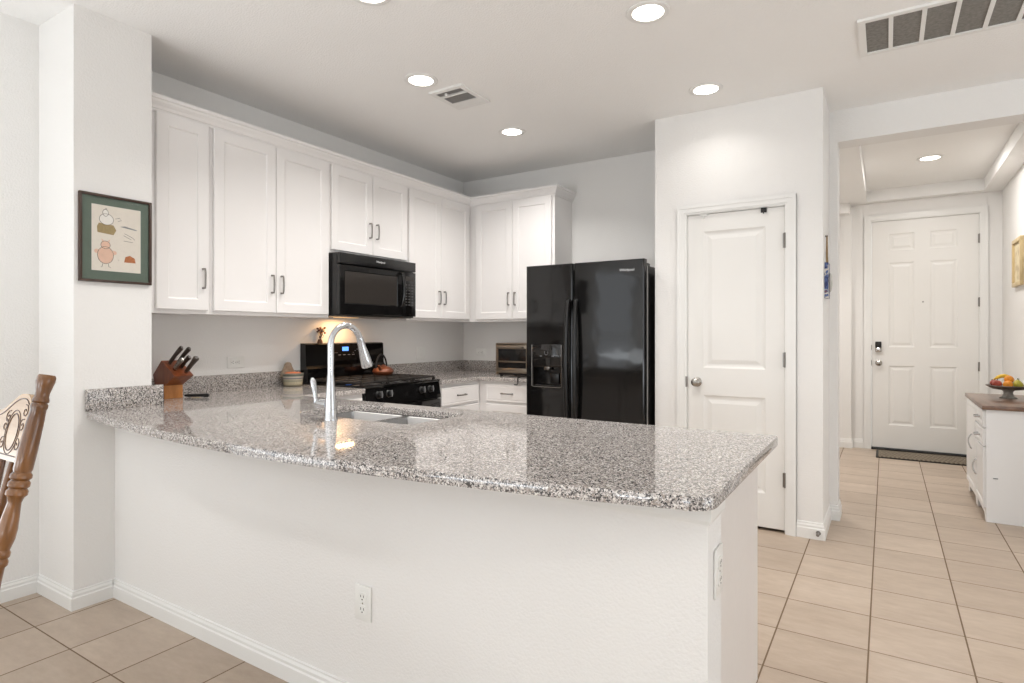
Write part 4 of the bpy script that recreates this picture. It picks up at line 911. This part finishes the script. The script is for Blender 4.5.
# framed picture on the hallway wall
fx_, y0, y1, z0, z1 = XHR, 6.45, 6.84, 1.66, 2.07
t = thing('framed_picture', 'pale wood framed picture on the hallway wall above the sideboard', 'picture', (fx_, 6.7, z0))
mb = MB(); b_ = 0.035; T = 0.028
mb.box(fx_ - T, fx_ - 0.0005, y0, y1, z0, z0 + b_, 0.004).box(fx_ - T, fx_ - 0.0005, y0, y1, z1 - b_, z1, 0.004).box(fx_ - T, fx_ - 0.0005, y0, y0 + b_, z0 + b_, z1 - b_, 0.004).box(fx_ - T, fx_ - 0.0005, y1 - b_, y1, z0 + b_, z1 - b_, 0.004)
mb.build('frame', PALEW, t)
pm = Mat('picture_print', (222, 206, 168), 0.6); _n = pm.noise(9, 3); pm.color(pm.ramp(_n.outputs[0], [(0.35, (196, 176, 140)), (0.5, (228, 214, 180)), (0.7, (214, 196, 160))])); 
MB().box(fx_ - 0.012, fx_ - 0.001, y0 + b_, y1 - b_, z0 + b_, z1 - b_).build('print', pm.m, t)

# ------------------------------------------------------------------ small things round the pantry
t = thing('door_hook', 'small white over door hook at the left of the pantry door top', 'hook', (-1.03, YP, 2.03), 'hooks on the pantry door top')
MB().box(-1.055, -1.005, YP - 0.003, YP + 0.004, 2.035, 2.048).tube([(-1.03, YP - 0.004, 2.038), (-1.03, YP - 0.008, 2.015), (-1.03, YP - 0.018, 2.012), (-1.03, YP - 0.022, 2.022)], 0.003, 8).build('hook', PLATE, t)
t = thing('door_hook', 'small black over door hook at the right of the pantry door top', 'hook', (-0.655, YP, 2.02), 'hooks on the pantry door top')
MB().box(-0.672, -0.638, YP - 0.006, YP + 0.004, 2.018, 2.048).tube([(-0.655, YP - 0.006, 2.03), (-0.655, YP - 0.012, 2.01), (-0.655, YP - 0.02, 2.012)], 0.003, 8).build('hook', MATTB, t)
t = thing('door_stop', 'dark spring door stop on the baseboard at the pantry corner', 'door stop', (-0.345, YP - 0.03, 0.04))
MB().lathe([(0.014, 0), (0.013, 0.004), (0.006, 0.006), (0.0065, 0.03), (0.006, 0.034), (0.010, 0.036), (0.009, 0.046), (0.004, 0.048)], (-0.345, YP - 0.0145, 0.042), (0, -1, 0), 14).build('spring', PEWTER, t)
# ornament hanging on the pantry side wall
hx, hy = XPR, 4.20
t = thing('wall_ornament', 'narrow blue patterned ornament hanging by a tan cord on the pantry side wall', 'ornament', (hx, hy, 1.45))
MB().lathe([(0.006, 0), (0.005, 0.012), (0.008, 0.014), (0.004, 0.016)], (hx, hy, 1.86), (1, 0, 0), 10).build('nail', PEWTER, t)
MB().tube([(hx + 0.010, hy, 1.862), (hx + 0.010, hy - 0.03, 1.74), (hx + 0.012, hy - 0.05, 1.690)], 0.004, 6).tube([(hx + 0.010, hy, 1.862), (hx + 0.010, hy + 0.03, 1.74), (hx + 0.012, hy + 0.05, 1.690)], 0.004, 6).build('cord', tinted('cord_tan', (150, 124, 86), 0.8, 8), t)
OR = Mat('ornament_pattern', (70, 84, 124), 0.5); _n = OR.noise(26, 3); OR.color(OR.ramp(_n.outputs[0], [(0.35, (44, 56, 104)), (0.45, (86, 104, 150)), (0.52, (214, 206, 196)), (0.6, (58, 74, 120)), (0.68, (168, 96, 84))], 'CONSTANT'))
mb = MB(); P_ = [(hy - 0.065, 1.47), (hy + 0.065, 1.47), (hy + 0.07, 1.62), (hy + 0.055, 1.69), (hy - 0.055, 1.69), (hy - 0.07, 1.62)]
mb.prism(P_, 'x', hx + 0.001, hx + 0.022); mb.build('panel', OR.m, t)
MB().ball((hx + 0.028, hy + 0.02, 1.57), 0.012, 0.04, 0.06).build('charm', tinted('charm_grey', (188, 186, 180), 0.4, 10), t)
# doormat
t = thing('doormat', 'dark grey brown ribbed doormat before the front door', 'doormat', (0.36, 7.2, 0))
MB().box(-0.085, 0.845, 7.03, 7.47, 0.0004, 0.008, 0.003).build('base', MATTB, t)
mb = MB(); mm = Mat('mat_pile', (112, 100, 84), 0.95); _n = mm.node('ShaderNodeTexChecker'); _n.inputs['Scale'].default_value = 55; _n.inputs['Color1'].default_value = lin((88, 78, 66)); _n.inputs['Color2'].default_value = lin((150, 138, 120)); mm.l.new(mm.coord(), _n.inputs['Vector']); mm.color(_n.outputs[0])
for k_ in range(14):
    y = 7.05 + k_ * 0.029; mb.box(-0.065, 0.825, y, y + 0.022, 0.008, 0.014, 0.003)
mb.build('pile', mm.m, t)

# ------------------------------------------------------------------ sideboard with fruit bowl
SBX0, SBX1, SBY0, SBY1, SBZ = 0.562, 0.955, 5.010, 5.985, 0.745
t = thing('sideboard', 'white sideboard with brown wooden top against the hallway wall', 'sideboard', (0.76, 5.5, 0))
SBW = painted('sideboard_paint', (240, 240, 240), 0.35, 0, 1, 0.4)
mb = MB().box(SBX0 + 0.002, SBX1, SBY0, SBY1, 0.0751, SBZ)
mb.box(SBX0 + 0.018, SBX1, SBY0, SBY0 + 0.02, 0.0005, 0.075).box(SBX0 + 0.018, SBX1, SBY1 - 0.02, SBY1, 0.0005, 0.075)
poly = [(SBY0, 0.0005), (SBY0 + 0.06, 0.0005), (SBY0 + 0.09, 0.045), (SBY0 + 0.40, 0.055), (SBY0 + 0.43, 0.0005), (SBY0 + 0.52, 0.0005), (SBY0 + 0.55, 0.05), (SBY1 - 0.09, 0.045), (SBY1 - 0.06, 0.0005), (SBY1, 0.0005), (SBY1, 0.075), (SBY0, 0.075)]
mb.prism(poly, 'x', SBX0 + 0.002, SBX0 + 0.018); mb.build('body', SBW, t)
MB().box(SBX0 - 0.022, SBX1 + 0.012, SBY0 - 0.02, SBY1 + 0.02, SBZ, SBZ + 0.028, 0.004).build('top', TOPW, t)
o, u, n = (SBX0 - 0.014, 0, 0), (0, 1, 0), (-1, 0, 0)
def sb_front(kind, y0, y1, z0, z1, arch=False):
    mb = MB().frame((SBX0 - 0.014, y0, z0), (0, 1, 0), (-1, 0, 0)); w_, h_ = y1 - y0, z1 - z0; s_ = 0.035 if kind == 'door' else 0.022
    mb.panel_slab(w_, h_, 0.016, [(s_, w_ - s_, s_, h_ - s_)], [(0.006, 0.004), (0.010, 0.006), (0.03, 0.003)], 0.003)
    return mb.build(kind, SBW, t)
for z0_, z1_ in ((0.625, 0.735), (0.50, 0.612)):
    d_ = sb_front('drawer', SBY0 + 0.02, SBY0 + 0.42, z0_, z1_)
    MB().tube([(SBX0 - 0.014, SBY0 + 0.17, (z0_ + z1_) / 2), (SBX0 - 0.036, SBY0 + 0.18, (z0_ + z1_) / 2 - 0.004), (SBX0 - 0.038, SBY0 + 0.22, (z0_ + z1_) / 2 - 0.008), (SBX0 - 0.036, SBY0 + 0.26, (z0_ + z1_) / 2 - 0.004), (SBX0 - 0.014, SBY0 + 0.27, (z0_ + z1_) / 2)], 0.006, 8).build('handle', CHROME, d_)
for y0_, y1_, z1_, hy_ in ((SBY0 + 0.02, SBY0 + 0.42, 0.49, SBY0 + 0.36), (SBY0 + 0.44, SBY1 - 0.02, 0.735, SBY0 + 0.62)):
    d_ = sb_front('door', y0_, y1_, 0.09, z1_); zc = 0.30 if z1_ < 0.6 else 0.44
    MB().tube([(SBX0 - 0.014, hy_, zc + 0.055)] + [(SBX0 - 0.020 - 0.014 * math.sin(PI * k_ / 8), hy_ + 0.012 * math.sin(PI * k_ / 8), zc + 0.05 - 0.10 * k_ / 8) for k_ in range(9)] + [(SBX0 - 0.014, hy_, zc - 0.055)], 0.005, 8).build('handle', CHROME, d_)
MB().box(0.60, 0.625, SBY0 - 0.0035, SBY0, 0.29, 0.296).build('cam_cover', GREYINK, t)
FS = 0.80   # the bowl and its fruit are dessert-bowl sized
bx, by, bz = 0.765, 5.66, SBZ + 0.0285
t = thing('fruit_bowl', 'grey footed fruit bowl standing on the sideboard', 'bowl', (bx, by, bz))
GREYC = tinted('stone_glaze', (150, 146, 138), 0.4, 16, 50)
MB().lathe([(r_ * FS, z_ * FS) for r_, z_ in [(0.066, 0), (0.066, 0.006), (0.046, 0.018), (0.034, 0.044), (0.038, 0.064), (0.050, 0.074)]], (bx, by, bz), n=28).build('pedestal', GREYC, t)
MB().lathe([(r_ * FS, z_ * FS) for r_, z_ in [(0.050, 0.0741), (0.11, 0.082), (0.150, 0.102), (0.168, 0.116), (0.164, 0.119), (0.145, 0.106), (0.105, 0.090), (0.001, 0.084)]], (bx, by, bz), n=36, caps=False).build('dish', tinted('dish_dark', (106, 96, 86), 0.4, 14, 50), t)
# fruit, each its own thing
def fruit(name, label, cat, c, r, m, sq=1.0, leaf=True):
    c = (bx + (c[0] - bx) * FS, by + (c[1] - by) * FS, bz + (c[2] - bz) * FS); r *= FS
    t = thing(name, label, cat, (c[0], c[1], c[2] - r * sq), 'fruit in the footed bowl')
    prof = []
    for k_ in range(13):
        a = -PI / 2 + PI * k_ / 12; rr = r * math.cos(a); zz = r * sq * math.sin(a)
        if name == 'apple': zz -= 0.22 * r * max(0, (0.55 - math.cos(a))) * (1 if a > 0 else -0.6)
        if name == 'pear': rr *= 1.0 - 0.42 * max(0, math.sin(a)) ** 1.2; 
        prof.append((max(rr, 0.0008), zz))
    MB().lathe(prof, c, n=20, caps=False).build('flesh', m, t)
    if leaf: MB().tube([(c[0], c[1], c[2] + r * sq * 0.8), (c[0] + 0.003, c[1], c[2] + r * sq + 0.010)], 0.0022, 6).build('stem', SLOT, t)
Zf = bz + 0.09
RED = tinted('apple_red', (164, 62, 44), 0.35, 26, 14); ORG = tinted('orange_peel', (236, 150, 36), 0.45, 8, 80); YEL = tinted('banana_yellow', (236, 196, 60), 0.45, 8, 20); GRN = tinted('pear_green', (186, 178, 62), 0.4, 12, 20)
fruit('apple', 'red apple at the left side of the footed bowl', 'apple', (bx - 0.088, by - 0.055, Zf + 0.042), 0.038, RED, 0.92)
fruit('apple', 'darker red apple behind the other apple in the footed bowl', 'apple', (bx - 0.095, by + 0.03, Zf + 0.042), 0.036, RED, 0.92)
fruit('orange', 'bright orange resting lowest at the front of the footed bowl', 'orange', (bx - 0.012, by - 0.075, Zf + 0.040), 0.037, ORG, 0.97, False)
fruit('orange', 'orange sitting highest on the fruit pile', 'orange', (bx + 0.005, by + 0.0, Zf + 0.082), 0.037, ORG, 0.97, False)
fruit('pear', 'yellow green pear at the right side of the footed bowl', 'pear', (bx + 0.065, by - 0.045, Zf + 0.042), 0.036, GRN, 1.15)
fruit('pear', 'yellow green pear behind the orange on the bowl far side', 'pear', (bx + 0.070, by + 0.045, Zf + 0.042), 0.034, GRN, 1.15)
t = thing('banana', 'yellow banana curved over the back of the fruit pile', 'banana', (bx - 0.03, by + 0.05, Zf + 0.06), 'fruit in the footed bowl')
pts = [(bx - 0.10 + 0.155 * k_ / 10, by + 0.062 + 0.012 * math.sin(PI * k_ / 10), Zf + 0.072 + 0.038 * math.sin(PI * k_ / 10)) for k_ in range(11)]
pts = [(bx + (p[0] - bx) * FS, by + (p[1] - by) * FS, bz + (p[2] - bz) * FS) for p in pts]
MB().tube(pts, [0.004, 0.008, 0.012, 0.0135, 0.014, 0.0142, 0.014, 0.0135, 0.011, 0.007, 0.0035], 10).build('skin', YEL, t)
MB().tube([pts[0], (pts[0][0] - 0.012, pts[0][1], pts[0][2] - 0.002)], 0.0038, 6).build('stem', SLOT, t)

# ------------------------------------------------------------------ pressed-back dining chair
t = thing('dining_chair', 'turned oak press back dining chair at the picture left edge', 'chair', (-1.645, 0.16, 0))
lean = math.tan(math.radians(12.4)); zt_ = 1.163; yt = 0.514
def back_pt(x, z, off=0.0): return Vector((x, yt - (zt_ - z) * lean + off * -math.cos(0.216), z + off * math.sin(0.216)))
axis = (back_pt(0, 1.163) - back_pt(0, 0.45)).normalized(); Lp = (zt_ - 0.44) / axis.z
prof_z = [(0.0165, 0.000), (0.0195, 0.004), (0.0200, 0.014), (0.0180, 0.022), (0.0150, 0.036), (0.0150, 0.044), (0.0175, 0.050), (0.0178, 0.054), (0.0150, 0.0565), (0.0180, 0.060), (0.0182, 0.066), (0.0165, 0.070), (0.0185, 0.10), (0.0200, 0.15), (0.0200, 0.186), (0.0180, 0.192), (0.0225, 0.197), (0.0225, 0.203), (0.0180, 0.207), (0.0225, 0.212), (0.0225, 0.219), (0.0180, 0.223), (0.0225, 0.228), (0.0225, 0.235), (0.0170, 0.240), (0.0140, 0.250), (0.0175, 0.275), (0.0205, 0.300), (0.0200, 0.318), (0.0150, 0.338), (0.0185, 0.343), (0.0185, 0.350), (0.0150, 0.354), (0.0185, 0.359), (0.0185, 0.366), (0.0140, 0.371), (0.0150, 0.40), (0.0190, 0.45), (0.0200, 0.50), (0.0170, 0.56), (0.0200, 0.57), (0.0170, 0.58), (0.0190, 0.64), (0.0180, Lp)]
PX = (-1.430, -1.850)
for x in PX:
    top = back_pt(x, zt_)
    MB().lathe([(r_ * 0.80, -z) for r_, z in prof_z], top, axis, 20).build('back_post', OAK, t)
xm_ = sum(PX) / 2; hwid = (PX[0] - PX[1]) / 2
def crest_top(q):
    a = abs(q); k_ = min(1, max(0, (a - 0.22) / 0.56)); k_ = k_ * k_ * (3 - 2 * k_)
    return 1.082 + 0.040 * k_ - (0.018 * ((a - 0.84) / 0.16) ** 2 if a > 0.84 else 0)
mb = MB(); cols = 41; front, back = [], []
for k_ in range(cols):
    q = -1 + 2 * k_ / (cols - 1); x = xm_ + q * (hwid - 0.016)
    for z in (0.990, crest_top(q)): front.append(back_pt(x, z, 0.008)); back.append(back_pt(x, z, -0.008))
vs = front + back; nb = len(front); fs = []
for k_ in range(cols - 1):
    a = 2 * k_; fs += [(a, a + 2, a + 3, a + 1), (nb + a + 1, nb + a + 3, nb + a + 2, nb + a), (a + 1, a + 3, nb + a + 3, nb + a + 1), (nb + a, nb + a + 2, a + 2, a)]
fs += [(0, 1, nb + 1, nb), (nb - 2, 2 * nb - 2, 2 * nb - 1, nb - 1)]
mb.add(vs, fs); cr = mb.build('crest_rail', OAKGLARE, t)
mb = MB()
def cl(pts, r_=0.0013): mb.tube([back_pt(xm_ + p[0], p[1], 0.0082) for p in pts], r_, 6)
for sg in (1, -1):
    cx = sg * 0.137
    cl([(cx + 0.026 * math.cos(a), 1.045 + 0.036 * math.sin(a)) for a in [2 * PI * i / 24 for i in range(25)]])
    cl([(cx + 0.033 * math.cos(a), 1.045 + 0.043 * math.sin(a)) for a in [2 * PI * i / 24 for i in range(25)]], 0.0009)
    for (ox, oz, s0) in ((0.040, 1.088, 1), (0.040, 1.060, -1), (0.036, 1.022, 1), (-0.034, 1.072, -1), (-0.040, 1.055, 1), (-0.036, 1.020, -1)):
        cl([(cx + sg * ox + s0 * (0.002 + 0.0011 * i) * math.cos(i * 0.75), oz + (0.002 + 0.0011 * i) * math.sin(i * 0.75)) for i in range(12)], 0.0011)
cl([(xx, crest_top(xx / (hwid - 0.016)) - 0.010) for xx in [(-1 + 2 * i / 40) * (hwid - 0.024) for i in range(41)]])
cl([(xx, 1.000) for xx in (-hwid + 0.03, 0, hwid - 0.03)]); cl([(0.05 * math.cos(a), 1.038 + 0.032 * math.sin(a)) for a in [2 * PI * i / 30 for i in range(31)]])
mb.build('pressed_carving', STAIN, cr)
def lower_rail(z, h_, nm):
    vs = [back_pt(x, zz, o_) for x in (PX[1] + 0.012, PX[0] - 0.012) for zz, o_ in ((z, 0.008), (z + h_, 0.008), (z + h_, -0.008), (z, -0.008))]
    MB().add(vs, [(0, 1, 5, 4), (1, 2, 6, 5), (2, 3, 7, 6), (3, 0, 4, 7), (0, 3, 2, 1), (4, 5, 6, 7)]).build(nm, OAK, t)
lower_rail(0.60, 0.05, 'lower_rail')
for k_ in range(7):
    x = PX[1] + 0.055 + k_ * (PX[0] - PX[1] - 0.11) / 6
    p0, p1 = back_pt(x, 0.648), back_pt(x, 0.992); ax = (p1 - p0)
    MB().lathe([(0.006, 0), (0.008, 0.05), (0.010, 0.12), (0.0075, 0.17), (0.010, 0.18), (0.0075, 0.19), (0.010, 0.25), (0.006, ax.length)], p0, ax, 12).build('spindle', OAK, t)
seat = rrect(PX[1] - 0.03, PX[0] + 0.03, -0.08, 0.385, 0.07)
MB().slab(seat, [], 0.418, 0.450, 0.010).build('seat', OAK, t)
LEG = [(0.011, 0), (0.015, 0.02), (0.013, 0.05), (0.020, 0.14), (0.022, 0.18), (0.016, 0.21), (0.021, 0.22), (0.016, 0.23), (0.020, 0.30), (0.017, 0.40), (0.016, 0.424)]
for x, y in ((PX[0] - 0.005, -0.03), (PX[1] + 0.005, -0.03), (PX[0] - 0.005, 0.33), (PX[1] + 0.005, 0.33)):
    f0 = Vector((x + (0.02 if x > xm_ else -0.02), y + (-0.02 if y < 0 else 0.03), 0.0006)); ax = Vector((x, y, 0.42)) - f0
    MB().lathe(LEG, f0, ax, 16).build('leg', OAK, t)
for y in (-0.035, 0.34): MB().tube([(PX[1] + 0.0, y, 0.20), (xm_, y, 0.20), (PX[0] - 0.0, y, 0.20)], [0.009, 0.014, 0.009], 10).build('stretcher', OAK, t)
for x in (PX[0] + 0.003, PX[1] - 0.003): MB().tube([(x, -0.035, 0.16), (x, 0.15, 0.16), (x, 0.34, 0.16)], [0.009, 0.013, 0.009], 10).build('stretcher', OAK, t)
